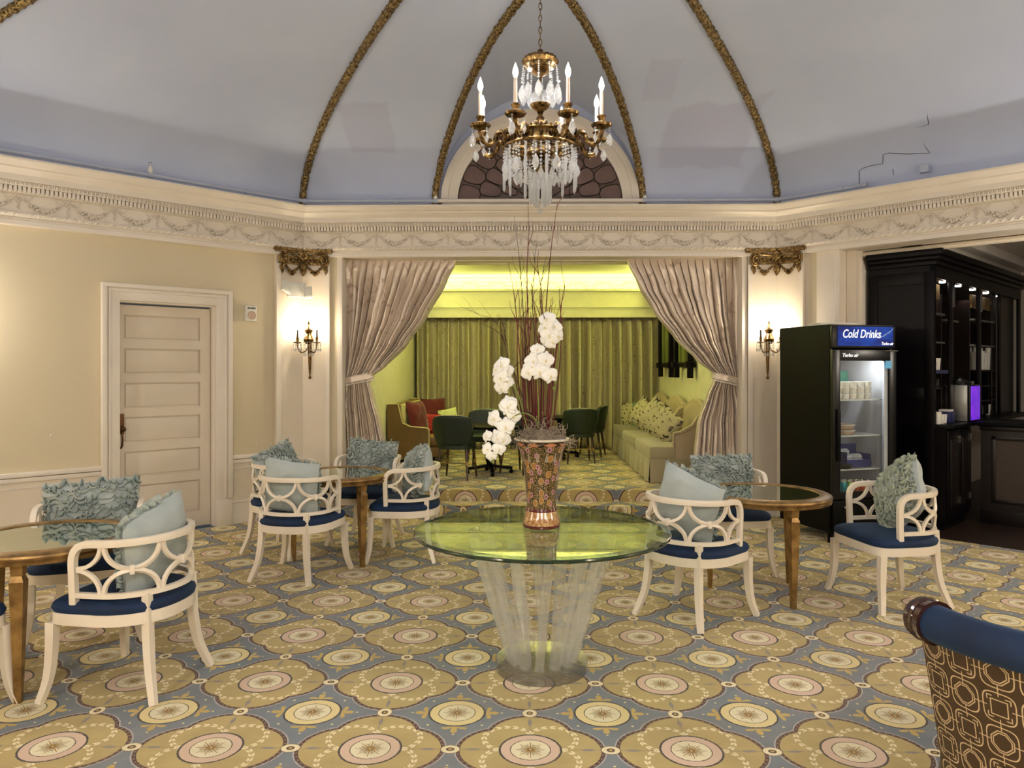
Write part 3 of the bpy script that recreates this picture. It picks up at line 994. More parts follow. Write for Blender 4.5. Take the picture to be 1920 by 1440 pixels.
ringsec(0.895, 0.835, 0.925, 0.865, -0.055, 0.0, 'c', TRIMW).build('casing_moulding', TRIMW, LWN, fix=True)
bk = MB().add([(0, -0.006, 0)] + [(0.91 * math.cos(k * PI / 40), -0.006, 0.85 * math.sin(k * PI / 40)) for k in range(41)], [(0, k + 2, k + 1) for k in range(40)])
bk.build('glass_ground', PANED, LWN, smooth=False)
def pane(rc, rl, rw, ang, name='pane', mat=PANEM):
    """rounded petal pane: centre radius, half length, half width"""
    n = 14
    out = []
    for k in range(n):
        t = 2 * PI * k / n
        x = rl * math.copysign(abs(math.cos(t)) ** 0.75, math.cos(t)); y = rw * math.copysign(abs(math.sin(t)) ** 0.6, math.sin(t))
        y *= 1 + 0.22 * x / rl
        X, Z = (rc + x), y
        out.append((X * math.cos(ang) - Z * math.sin(ang), (X * math.sin(ang) + Z * math.cos(ang)) * 0.935))
    o = MB().prism(out, 0, 0.006); o.map(lambda p: Vector((p.x, -0.008 - p.z, p.y)))
    p_ = o.build(name, mat, LWN, smooth=False, fix=True)
    MB().tube([Vector((a, -0.016, b_)) for a, b_ in out], 0.0045, 5, closed=True).build('came', LEAD, p_)
for k in range(11):
    a = PI * (k + 0.5) / 11
    pane(0.775, 0.120, 0.098, a)
for k in range(10):
    a = PI * (k + 1) / 11
    pane(0.560, 0.118, 0.077, a)
for k in range(9):
    a = PI * (k + 1.5) / 11
    pane(0.36, 0.088, 0.050, a, mat=PANEM)
for k in range(13):
    a = R(14 + k * 152 / 12)
    L = 0.30 if k % 2 else 0.24
    pts = [Vector((L * t * math.cos(a + 0.25 * t * (1 if a < PI / 2 else -1)), -0.013, L * t * math.sin(a))) for t in [i / 8 for i in range(9)]]
    MB().tube(pts, 0.006, 5, radii=[1.3 - abs(i / 8 - .5) for i in range(9)]).build('came', LEAD, LWN)
for x in (-0.325, 0.0, 0.325):
    MB().bb(x - 0.004, x + 0.004, -0.024, -0.008, 0, 0.80 if x else 0.34).build('bar', LEAD, LWN, smooth=False)
MB().bb(-1.06, 1.06, -0.07, 0.0, -0.03, 0.02, bev=0.006).build('window_sill', TRIMW, LWN)

# painted sprinkler pipe on top of the cornice
PP = thing('sprinkler_pipe', 'painted grey sprinkler pipe running along the cornice at the foot of the dome', 'pipe')
def wp(M_, x, y, z): return tuple(M_ @ Vector((x, y, z)))
zp = 3.392
ptsL = [wp(WL, x, -0.165, zp - 0.014) for x in (-3.3, -2.0, -0.9)] + [(-2.345, 8.085, zp - 0.01)] + [(-0.93, 8.085, zp - 0.014)]
MB().tube(ptsL, 0.019, 10).build('pipe_run', PIPEM, PP)
MB().tube([(-0.93, 8.085, zp - 0.014), (1.30, 8.085, zp - 0.014)], 0.021, 10).build('pipe_run', TRIMW, PP, label='cream painted pipe length across the window')
MB().tube([(1.30, 8.085, zp - 0.014), (2.69, 8.085, zp - 0.01)] + [wp(WR, x, -0.165, zp - 0.014) for x in (0.1, 0.75, 0.95)], 0.019, 10).build('pipe_run', PIPEM, PP)
def collar(p, d, r=0.028, l=0.045):
    d = Vector(d).normalized() * l / 2; p = Vector(p)
    MB().tube([p - d, p + d], r, 10).build('pipe_coupling', PIPEM, PP)
for x in (-1.64, -0.70): collar(wp(WL, x, -0.165, zp - 0.014), (1, 1, 0))
for x in (-2.33, -1.35, -0.93, 1.30, 1.80, 2.70): collar((x, 8.085, zp - 0.014), (1, 0, 0))
for x in (0.75, 0.98): collar(wp(WR, x, -0.165, zp - 0.014), (1, -1, 0))
for (p, h) in ((wp(WL, -1.64, -0.165, zp), 0.10), ((-0.93, 8.085, zp), 0.06), ((1.30, 8.085, zp), 0.06)):
    hd = thing('fire_sprinkler', 'small white fire sprinkler standing on the pipe %s' % ('above the left wall' if h > 0.08 else ('at the left foot of the lunette window' if p[0] < 0 else 'at the right foot of the lunette window')), 'sprinkler', p)
    MB().lathe([(0.001, 0), (0.022, 0.0), (0.022, h * 0.5), (0.012, h * 0.55), (0.010, h * 0.7), (0.001, h * 0.7)], 10).build('body', WHITEP, hd)
    fr_ = MB().tube([(-0.012, 0, h * 0.7), (-0.012, 0, h), (0.012, 0, h), (0.012, 0, h * 0.7)], 0.0025, 5)
    fr_.lathe([(0.001, h), (0.016, h), (0.016, h + 0.003), (0.001, h + 0.004)], 10)
    fr_.build('deflector', CHROME, hd)
# settlement cracks in the plaster of the right-hand vault
def dome_hit(px, py):
    d = at(px, py, 1.0) - Vector((0, 0, EYE))
    t = 3.0
    while t < 12:
        p = Vector((0, 0, EYE)) + d * t
        tt = min(1.0, min((8.25 - p.y) / 4.05, (11.01 - p.x - p.y) * S2 / 4.71))
        if p.z > ZS + ZD * math.sqrt(max(0, 1 - (1 - max(0, tt)) ** 2)): break
        t += 0.01
    return p - d.normalized() * 0.006
for ln in ([(1611, 345), (1611, 320), (1621, 314), (1640, 309), (1655, 307), (1656, 290), (1666, 287)], [(1666, 287), (1700, 289), (1742, 287)], [(1729, 264), (1736, 277), (1744, 287)], [(1674, 317), (1676, 332), (1675, 347)], [(1738, 210), (1741, 233), (1720, 240)]):
    o = MB().tube([dome_hit(*q) for q in ln], 0.0028, 4).build('plaster_crack', LEAD, bpy.data.objects['ceiling'])
bx = obox(WR, 1.45, 1.53, -0.10, -0.04, 3.42, 3.49, bev=0.004).build('junction_box', PIPEM)
tag(bx, 'small grey painted junction box on the dome above the right cornice', 'box')


# ------------------------------------------------------------ bent corner pilasters
T22 = math.tan(R(22.5))


class Bend:
    """maps (s, depth, z) onto the two wall faces meeting at an octagon vertex"""
    def __init__(b, V0, d1, n1, d2, n2): b.V0, b.d1, b.n1, b.d2, b.n2 = V0, Vector(d1), Vector(n1), Vector(d2), Vector(n2)
    def __call__(b, p):
        s, dp, z = p
        d, n = (b.d1, b.n1) if s < 0 else (b.d2, b.n2)
        q = b.V0 + n * dp + d * (abs(s) + T22 * dp * (1 - min(1, abs(s) / 0.36)))
        return Vector((q.x, q.y, z))


BL = Bend(V[0], (-S2, -S2), (S2, -S2), (1, 0), (0, -1))
BR = Bend(V[1], (-1, 0), (0, -1), (S2, -S2), (-S2, -S2))


def bent_box(B, s0, s1, d0, d1, z0, z1):
    m = MB()
    cuts = [s0] + ([-1e-6, 1e-6] if s0 < 0 < s1 else []) + [s1]
    for a, b_ in zip(cuts[:-1], cuts[1:]):
        if b_ - a < 1e-4: continue
        m.bb(a, b_, d0, d1, z0, z1)
    return m.map(B)


def pilaster(B, idx, where):
    st = struct('trim_%d' % idx, 'cream panelled pilaster folded into the corner ' + where, cat='pilaster')
    m = bent_box(B, -0.33, 0.31, 0, 0.05, 0, 2.86)
    m.build('shaft', CREAM, st, smooth=False)
    for a, b_ in ((-0.33, -0.275), (0.265, 0.31)):
        bent_box(B, a, b_, 0.05, 0.066, 0.24, 2.70).build('border', TRIMW, st, smooth=False)
    bent_box(B, -0.33, 0.31, 0.05, 0.066, 0.24, 0.31).build('border', TRIMW, st, smooth=False)
    bent_box(B, -0.35, 0.33, 0, 0.08, 0, 0.22).build('base', TRIMW, st, smooth=False)
    # gilded capital
    cp = thing('capital', 'gilded scroll capital with garlands on the pilaster ' + where, 'capital')
    bent_box(B, -0.37, 0.35, 0, 0.13, 2.845, 2.87).build('abacus', GILT, cp, smooth=False)
    bent_box(B, -0.36, 0.34, 0, 0.105, 2.825, 2.845).build('abacus', GILT, cp, smooth=False)
    ech = bent_box(B, -0.30, 0.28, 0, 0.075, 2.705, 2.79); ech.build('echinus', GILT, cp, smooth=False)
    for s in (-1, 1):
        c0 = s * 0.245
        pts = []
        for k in range(46):
            t = k / 45
            a = PI / 2 + s * -t * 2.35 * 2 * PI
            r = 0.062 * (1 - t) ** 0.85 + 0.006
            pts.append(Vector((c0 + r * math.cos(a), 0.085 + 0.02 * t, 2.752 + r * math.sin(a))))
        pts = [Vector((s * 0.03, 0.09, 2.795)), Vector((s * 0.12, 0.09, 2.806))] + pts
        v_ = MB().tube(pts, 0.013, 7)
        v_.ball((c0, 0.10, 2.752), 0.014, 8, 5)
        v_.lathe([(0.001, 0), (0.055, 0), (0.055, 0.05), (0.001, 0.05)], 18)
        n = 18 * 4
        for i in range(len(v_.v) - n, len(v_.v)):
            p = v_.v[i]; v_.v[i] = Vector((c0 + p.x, 0.035 + p.z, 2.752 + p.y))
        v_.map(B); v_.build('volute', GILT, cp)
        # garland
        g = MB(); rd = random.Random(5)
        for k in range(26):
            t = k / 25
            x = s * (0.04 + 0.20 * t); z = 2.70 - 0.085 * math.sin(PI * t) + 0.0 * t
            r = 0.011 + 0.009 * math.sin(PI * t)
            for j in range(2): g.ball((x, 0.075 + rd.uniform(-.008, .012), z + rd.uniform(-1, 1) * r), r * rd.uniform(.6, .85), 6, 4)
        g.map(B); g.build('garland', GILT, cp)
        g = MB()
        for k in range(14):
            t = k / 13
            r = 0.024 * math.sin(PI * (0.15 + 0.85 * t)) + 0.006
            g.ball((s * 0.268 + rd.uniform(-1, 1) * r * .5, 0.075, 2.70 - 0.10 * t), r * 0.75, 6, 4)
        g.map(B); g.build('drop', GILT, cp)
    eg_ = MB()
    for k in range(-4, 5):
        if k == 0: continue
        eg_.ball((k * 0.042, 0.082, 2.748), 0.017, 8, 5, (0.85, 1, 1.3))
        eg_.bb(k * 0.042 + 0.019, k * 0.042 + 0.024, 0.075, 0.09, 2.72, 2.775)
    eg_.map(B); eg_.build('egg_row', GILT, cp)
    fm = MB()
    for k in range(8):
        a = k * PI / 4
        fm.ball((0.032 * math.cos(a), 0.115, 2.80 + 0.032 * math.sin(a)), 0.024, 7, 5, (1, .6, 1))
    fm.ball((0, 0.13, 2.80), 0.018, 8, 5)
    rd = random.Random(6)
    for k in range(18):
        t = k / 17
        r = 0.030 * math.sin(PI * (0.12 + 0.85 * t)) + 0.004
        fm.ball((rd.uniform(-1, 1) * r * .7, 0.085, 2.735 - 0.15 * t), r * 0.8, 6, 4)
    q = B(Vector((1e-5, 0, 0)))
    mn = (B.n1 + B.n2).normalized(); tn = Vector((-mn.y, mn.x)) * -1
    fm.map(lambda p: Vector((B.V0.x + mn.x * p.y * 1.05 - mn.y * -1 * 0 + tn.x * -p.x, B.V0.y + mn.y * p.y * 1.05 + tn.y * -p.x, p.z)))
    fm.build('flower', GILT, cp)
    return st


pilaster(BL, 13, 'left of the curtained opening')
pilaster(BR, 14, 'right of the curtained opening')


# ------------------------------------------------------------ wall sconces (on the faces lying in the back wall plane)
def sconce(px, label):
    p = at(px, 640, 8.20)
    t = thing('wall_sconce', label, 'sconce', (p.x, 8.198, 1.50), 0, 'crystal wall sconces beside the curtained opening')
    # local y negative is out of the wall
    bp_ = MB()
    bp_.tube([(0, -0.02, 0.0), (0, -0.02, 0.06), (0, -0.022, 0.28), (0, -0.03, 0.36)], 0.022, 10, radii=[0.25, 0.55, 1.0, 1.15])
    bp_.ball((0, -0.02, -0.012), 0.017, 8, 6)
    bp_.build('backplate', BRASS, t)
    uv = MB()
    pr = [(0.001, 0.34), (0.03, 0.35), (0.052, 0.375), (0.056, 0.40), (0.04, 0.43), (0.028, 0.46), (0.045, 0.49), (0.048, 0.50), (0.02, 0.515), (0.012, 0.55), (0.016, 0.565), (0.001, 0.60)]
    uv.lathe(pr, 14, (0, -0.065, 0)); uv.build('urn', BRASS, t)
    for s in (-1, 1):
        arm = MB()
        pts = [(0, -0.06, 0.33), (s * 0.03, -0.08, 0.27), (s * 0.07, -0.10, 0.255), (s * 0.10, -0.115, 0.29), (s * 0.105, -0.12, 0.36)]
        P = []
        for i in range(len(pts) - 1):
            a, b_ = Vector(pts[i]), Vector(pts[i + 1]); P += [a.lerp(b_, k / 4) for k in range(4)]
        P.append(Vector(pts[-1]))
        arm.tube(P, 0.0075, 7); ao = arm.build('arm', BRASS, t)
        cup = MB().lathe([(0.001, 0.355), (0.04, 0.36), (0.042, 0.367), (0.012, 0.372), (0.014, 0.40), (0.017, 0.42), (0.001, 0.42)], 14, (s * 0.105, -0.12, 0))
        cup.build('candle_cup', BRASS, ao)
        MB().lathe([(0.009, 0.42), (0.009, 0.50), (0.001, 0.50)], 10, (s * 0.105, -0.12, 0)).build('candle', BLACKG, ao)
        MB().lathe([(0.004, 0.50), (0.011, 0.515), (0.013, 0.53), (0.009, 0.555), (0.001, 0.58)], 10, (s * 0.105, -0.12, 0)).build('bulb', BULBS, ao)
        for k in range(8):
            a = 2 * PI * k / 8
            cx, cy = s * 0.105 + 0.041 * math.cos(a), -0.12 + 0.041 * math.sin(a)
            d = MB()
            for j in range(3): d.octa((cx, cy, 0.348 - j * 0.016), 0.006, 0.007)
            d.octa((cx, cy, 0.285), 0.010, 0.022)
            d.build('crystal_drop', CRYST, t, smooth=False)
    for k in range(7):
        a = R(180 + 180 * k / 6)
        cx, cy = 0.05 * math.cos(a), -0.065 + 0.05 * math.sin(a)
        d = MB()
        for j in range(6): d.octa((cx, cy, 0.365 - j * 0.017), 0.007, 0.008)
        d.octa((cx, cy, 0.235), 0.011, 0.026)
        d.build('crystal_drop', CRYST, t, smooth=False)
    for s in (-1, 1):
        lamp('POINT', 'sconce_bulb_light', (p.x + s * 0.105, 8.198 - 0.12, 1.5 + 0.545), SCONCE_W, (1.0, 0.84, 0.60), 0.014)


SCONCE_W = 17.0
sconce(582, 'gilt crystal sconce on the pilaster left of the curtained opening')
sconce(1438, 'gilt crystal sconce on the pilaster beside the drinks cooler')

# emergency light on the left pilaster
em = thing('emergency_light', 'white twin-head emergency light above the left sconce', 'light')
m = MB().bb(-0.21, 0.02, 0.07, 0.13, 2.37, 2.53, bev=0.008)
m.map(lambda p: BL(Vector((p.x - 0.0, p.y, p.z - 0.02 + (p.z - 2.43) * 0.0))) if p.x < 0 else BL(Vector((p.x, p.y, p.z - 0.02))))
m.build('body', WHITEP, em, angle=50)
for s, tilt in ((-0.245, 20), (0.045, -6)):
    h = MB().box((0, 0, 0), (0.125, 0.05, 0.125), None, 0.010)
    h.box((0, 0.026, 0), (0.10, 0.012, 0.10), None, 0.004)
    h.lathe([(0.001, 0.032), (0.03, 0.033), (0.036, 0.03)], 14)
    for i in range(len(h.v) - 42, len(h.v)):
        q_ = h.v[i]; h.v[i] = Vector((q_.x, q_.z, q_.y))
    Mh = Matrix.Rotation(R(tilt), 4, 'Y') @ Matrix.Rotation(R(14), 4, 'X')
    h.map(lambda p: BL((Mh @ p) + Vector((s, 0.155, 2.45 if s < 0 else 2.40))))
    h.build('lamp_head', WHITEP, em)
# alarm sounder on the left wall
al = thing('alarm_speaker', 'small white square alarm speaker on the beige wall right of the door', 'speaker')
obox(WL, -0.665, -0.545, -0.05, 0, 2.075, 2.235, bev=0.006).build('housing', WHITEP, al)
g = MB().lathe([(0.001, 0.0), (0.04, 0.0), (0.045, -0.006)], 20); g.map(lambda p: WL @ Vector((-0.605 + p.x, -0.052 + p.z, 2.135 + p.y)))
g.build('grille', pm('speaker_grille', rgb(196, 172, 150), 0.6), al)
for k, x in enumerate((-0.645, -0.630, -0.616, -0.60, -0.585, -0.57)):
    obox(WL, x, x + 0.009, -0.052, -0.049, 2.20, 2.218).build('letter', LEAD, al, smooth=False)


# ------------------------------------------------------------ tied-back curtains of the opening
def interp(tab, z):
    for (z0, a), (z1, b_) in zip(tab[:-1], tab[1:]):
        if z <= z0 and z >= z1:
            t = (z0 - z) / (z0 - z1); t = t * t * (3 - 2 * t) * 0.35 + t * 0.65
            return a + (b_ - a) * t
    return tab[0][1] if z > tab[0][0] else tab[-1][1]


def side_curtain(outer_px, inner_px, label, sgn):
    YC = 8.44
    def tabl(lst): return [(at(px, py, YC).z, at(px, py, YC).x) for px, py in lst]
    ot, it = tabl(outer_px), tabl(inner_px)
    ztop, zbot = 2.815, 0.262
    ztie = it_min = None
    zt_ = at(0, 709, YC).z
    NF = 15
    th = thing('side_curtain', label, 'curtain', (0, 0, 0), 0, 'brocade curtains tied back in the opening')
    def surf(u, v):
        z = ztop + (zbot - ztop) * v
        xo, xi = interp(ot, z), interp(it, z)
        wdt = abs(xi - xo)
        near = math.exp(-((z - zt_) / 0.16) ** 2)
        if z > 2.70:       # pinch pleats
            k = (ztop - z) / 0.115
            ph = 2 * PI * NF * u
            amp = 0.012 + 0.020 * min(1, k)
            off = amp * (abs(math.sin(ph / 2)) ** 0.35 * 2 - 1)
        else:
            wob = noise.noise(Vector((u * 5, v * 2.2, 3.1 * sgn)))
            ph = 2 * PI * NF * u + wob * 3.2 * min(1, (2.70 - z) / 0.5)
            amp = 0.050 * (1 - 0.30 * near) * (0.75 + 0.9 * noise.noise(Vector((u * 7, v * 1.6, 9))))
            sh = abs(math.sin(ph / 2)) ** 0.7 * 2 - 1
            off = amp * sh + 0.030 * math.sin(ph * 0.36 + 1.0 + 2 * noise.noise(Vector((u * 3, v * 2, 4)))) * (1 - 0.5 * near) + 0.012 * noise.noise(Vector((u * 30, v * 12, 1)))
            k2 = min(1, (2.70 - z) / 0.2)
            off = off * k2 + (1 - k2) * 0.032 * (abs(math.sin(ph / 2)) ** 0.35 * 2 - 1)
        x = xo + (xi - xo) * u + 0.012 * math.sin(ph + 0.8) * (wdt / 1.1)
        # gather pulled toward the tie: edges roll back
        return Vector((x, YC - off - 0.03 * near, z + 0.02 * near * math.sin(7 * u)))
    m = MB().grid(surf, 260, 110)
    o = m.build('drape', SILK, th, angle=80)
    sd = o.modifiers.new('t', 'SOLIDIFY'); sd.thickness = 0.004
    # tie band
    xo, xi = interp(ot, zt_), interp(it, zt_)
    cxm, hw = (xo + xi) / 2, abs(xi - xo) / 2 + 0.02
    pts = []
    for k in range(28):
        a = 2 * PI * k / 28
        x = cxm + hw * math.cos(a)
        pts.append((x, YC - 0.01 + 0.085 * math.sin(a), zt_ + sgn * 0.035 * (x - cxm) / hw + 0.0))
    MB().rect(pts, 0.010, 0.062, closed=True).build('tie_band', SILK, th)
    MB().tube([(p[0], p[1] - 0.008 * (1 if p[1] < YC else -1), p[2] + 0.03) for p in pts], 0.006, 6, closed=True).build('tie_cord', SILK, th)
    bd = MB(); rd = random.Random(9)
    for k in range(34):
        a = PI + PI * k / 33
        x = cxm + hw * math.cos(a); y = YC - 0.02 + 0.088 * math.sin(a); z = zt_ + sgn * 0.035 * (x - cxm) / hw
        bd.tube([(x, y, z - 0.03), (x, y, z - 0.045)], 0.0025, 4)
        bd.ball((x, y, z - 0.053), 0.009, 6, 4)
    bd.build('bead_fringe', TRIMW, th, kind='stuff')
    return th


side_curtain([(645, 480), (645, 690), (646, 712), (641, 760), (640, 900)],
             [(854, 480), (852, 493), (836, 527), (800, 593), (765, 643), (723, 689), (700, 706), (695, 714), (702, 745), (714, 790), (722, 830), (732, 912)],
             'taupe brocade curtain tied back at the left of the opening', 1)
side_curtain([(1386, 480), (1384, 600), (1383, 690), (1384, 715), (1402, 777), (1413, 881), (1416, 912)],
             [(1173, 480), (1176, 493), (1198, 540), (1223, 581), (1265, 635), (1307, 677), (1336, 702), (1338, 714), (1326, 740), (1307, 793), (1300, 856), (1290, 912)],
             'taupe brocade curtain tied back at the right of the opening', -1)
o = MB().tube([(OX0 + 0.01, 8.44, 2.79), (OX1 - 0.01, 8.44, 2.79)], 0.008, 8).build('curtain_track', TRIMW)
tag(o, 'thin white curtain track under the opening header', 'track')

# ------------------------------------------------------------ alcove shell
AX0, AX1, AYB = -1.80, 2.26, 12.78
AW = struct('wall_alcove', 'pale plaster walls of the raised alcove lit yellow-green', cat='wall')
MB().bb(AX0 - 0.12, AX0, 8.62, AYB, 0, 3.2).build('side_wall', COVEG, AW, smooth=False)
MB().bb(AX1, AX1 + 0.12, 8.62, AYB, 0, 3.2).build('side_wall', COVEG, AW, smooth=False)
MB().bb(AX0 - 0.12, AX1 + 0.12, AYB, AYB + 0.12, 0, 3.2).build('end_wall', COVEG, AW, smooth=False)
MB().bb(AX0 - 0.3, AX0 + 0.0, 8.60, 8.66, 0, 3.2).build('return_wall', COVEG, AW, smooth=False)
MB().bb(AX1, AX1 + 0.3, 8.60, 8.66, 0, 3.2).build('return_wall', COVEG, AW, smooth=False)
o = MB().bb(AX0 - 0.12, AX1 + 0.12, 8.5, AYB + 0.12, 3.12, 3.2).build('ceiling_alcove', COVEG, smooth=False)
tag(o, 'alcove ceiling washed by the yellow-green cove light', 'ceiling', kind='structure')
# pelmet box with cove trough on the end wall
PX = struct('trim_15', 'cove pelmet with mouldings across the end of the alcove', cat='pelmet')
MB().bb(AX0, AX1, 12.34, 12.38, 2.42, 2.86).build('fascia', COVEG, PX, smooth=False)
MB().bb(AX0, AX1, 12.28, 12.36, 2.84, 2.875, bev=0.01).build('cove_lip', COVEG, PX)
MB().bb(AX0, AX1, 12.31, 12.36, 2.575, 2.60, bev=0.008).build('moulding', COVEG, PX)
MB().bb(AX0, AX1, 12.325, 12.36, 2.55, 2.57, bev=0.006).build('moulding', COVEG, PX)
MB().bb(AX0, AX1, 12.38, AYB, 2.83, 2.845).build('trough_floor', COVEG, PX, smooth=False)
MB().bb(AX0, AX1, 8.66, 8.92, 2.84, 2.855).build('trough_floor', COVEG, PX, smooth=False)  # front trough and its lip are added to hide the front fill strip
MB().bb(AX0, AX1, 8.92, 8.96, 2.81, 2.885, bev=0.01).build('cove_lip', COVEG, PX)
MB().bb(AX0, AX1, AYB - 0.05, AYB, 2.90, 2.92, bev=0.006).build('moulding', COVEG, PX)
MB().bb(AX0, AX1, AYB - 0.07, AYB, 3.06, 3.12, bev=0.015).build('moulding', COVEG, PX)
for k in range(9):
    o = inst('swag', SWAG, PX, (AX0 + 0.23 + k * 0.45, AYB - 0.004, 2.995), scale=(1.15, 1.2, 1.0))
for s, x0 in ((1, AX0), (-1, AX1)):  # side troughs are added too, hiding the side fill strips
    MB().bb(min(x0, x0 + s * 0.25), max(x0, x0 + s * 0.25), 8.66, 12.34, 2.84, 2.855).build('trough_floor', COVEG, PX, smooth=False)
    MB().bb(min(x0 + s * 0.25, x0 + s * 0.30), max(x0 + s * 0.25, x0 + s * 0.30), 8.66, 12.34, 2.78, 2.875, bev=0.01).build('cove_lip', COVEG, PX)
# drapery across the end of the alcove
gdr = 'olive sprigged curtains across the end of the alcove'
NP_ = 6
for k in range(NP_):
    x0 = AX0 + 0.02 + (AX1 - AX0 - 0.04) * k / NP_; x1 = AX0 + 0.02 + (AX1 - AX0 - 0.04) * (k + 1) / NP_
    rd = random.Random(40 + k); ph0 = rd.uniform(0, 6); nf = 4
    def sf(u, v, x0=x0, x1=x1, ph0=ph0, nf=nf, k=k):
        z = 2.435 - 2.175 * v
        pinch = math.exp(-v * 16)
        wv = 0.9 * noise.noise(Vector((u * 2.5, v * 0.8, k * 5.1)))
        sh = math.sin(2 * PI * nf * u + wv + ph0 * 0)
        sh = math.copysign(abs(sh) ** 0.75, sh)
        amp = (0.035 + 0.125 * (1 - pinch)) * (0.75 + 0.5 * noise.noise(Vector((u * 3, k * 2.0, 5))))
        y = 12.57 - amp * sh
        return Vector((x0 + (x1 - x0) * u + 0.02 * math.sin(2 * PI * nf * u + 1), y, z))
    o = MB().grid(sf, 70, 26).build('drapery', OLIVEC, angle=80)
    s_ = o.modifiers.new('t', 'SOLIDIFY'); s_.thickness = 0.003
    wh = ['leftmost', 'second from the left', 'third from the left', 'third from the right', 'second from the right', 'rightmost'][k]
    tag(o, 'olive sprigged curtain, %s of the six across the alcove end' % wh, 'curtain', gdr)
o = MB().bb(AX0, AX1, 12.56, 12.62, 2.43, 2.45).build('curtain_track', LEAD, smooth=False)
tag(o, 'dark track above the olive curtains', 'track')

# dark wooden shutters on the alcove's right wall
for (y0, y1, lab) in ((11.1, 12.0, 'green shutter panel in a dark frame on the alcove right wall, the farther one'), (9.85, 10.75, 'green shutter panel in a dark frame on the alcove right wall, nearer one')):
    t = thing('wall_shutter', lab, 'shutter', (AX1, 0, 0))
    MB().bb(-0.05, -0.005, y0 + 0.04, y1 - 0.04, 1.60, 2.36).build('panel', pm('shutter_green', rgb(104, 112, 52), 0.5) if 'shutter_green' not in MATS else MATS['shutter_green'], t, smooth=False)
    for k in range(3):
        yy = y0 + 0.12 + k * (y1 - y0 - 0.24) / 2
        MB().bb(-0.075, -0.05, yy - 0.05, yy + 0.05, 1.64, 2.32, bev=0.006).build('board', MATS['shutter_green'], t)
    for yy in (y0 + 0.02, y1 - 0.02):
        MB().bb(-0.12, -0.05, yy - 0.035, yy + 0.035, 1.46, 2.45, bev=0.004).build('post', EBONY, t)
        MB().bb(-0.15, -0.04, yy - 0.055, yy + 0.055, 1.60, 1.68, bev=0.004).build('bracket', EBONY, t)
    MB().bb(-0.10, -0.03, y0 - 0.04, y1 + 0.04, 1.61, 1.67, bev=0.004).build('cross_rail', EBONY, t)


# ------------------------------------------------------------ alcove furniture, platform z = 0.25
PZ = 0.25


def cushion_mesh(wd, ht, th, mat, seed=0, ears=0.04, n=14, name='cushion'):
    """knife-edge pillow in the XZ plane, thickness along Y"""
    rd = random.Random(seed); o1 = rd.uniform(0, 50)
    def f(side):
        def g(u, v):
            a, b_ = u * 2 - 1, v * 2 - 1
            e = (1 - abs(a) ** 2.6) * (1 - abs(b_) ** 2.6)
            y = side * th / 2 * max(0, e) ** 0.45
            k = 1 - 0.07 * (1 - abs(a * b_)) * (abs(a) ** 4 + abs(b_) ** 4) / 1.0
            x, z = a * wd / 2 * k, b_ * ht / 2 * k
            nn = noise.noise(Vector((a * 2.2 + o1, b_ * 2.2, side)))
            y += side * nn * th * 0.14 * max(0, e) ** 0.3
            return Vector((x, y, z))
        return g
    m = MB().grid(f(1), n, n).grid(f(-1), n, n)
    return m


def pillow(name, label, wd, ht, th, mat, loc, rot, seed=1, group=None, cat='pillow'):
    t = thing(name, label, cat, loc, 0, group)
    t.rotation_euler = rot
    cushion_mesh(wd, ht, th, mat, seed).build('cover', mat, t, angle=70, fix=True)
    # piping round the seam
    pts = []
    for k in range(40):
        a = 2 * PI * k / 40
        c, s_ = math.cos(a), math.sin(a)
        mx = max(abs(c), abs(s_)); a_, b_ = c / mx, s_ / mx
        kk = 1 - 0.07 * (1 - abs(a_ * b_)) * (abs(a_) ** 4 + abs(b_) ** 4)
        pts.append((a_ * wd / 2 * kk, 0, b_ * ht / 2 * kk))
    MB().tube(pts, 0.005, 5, closed=True).build('piping', mat, t)
    return t


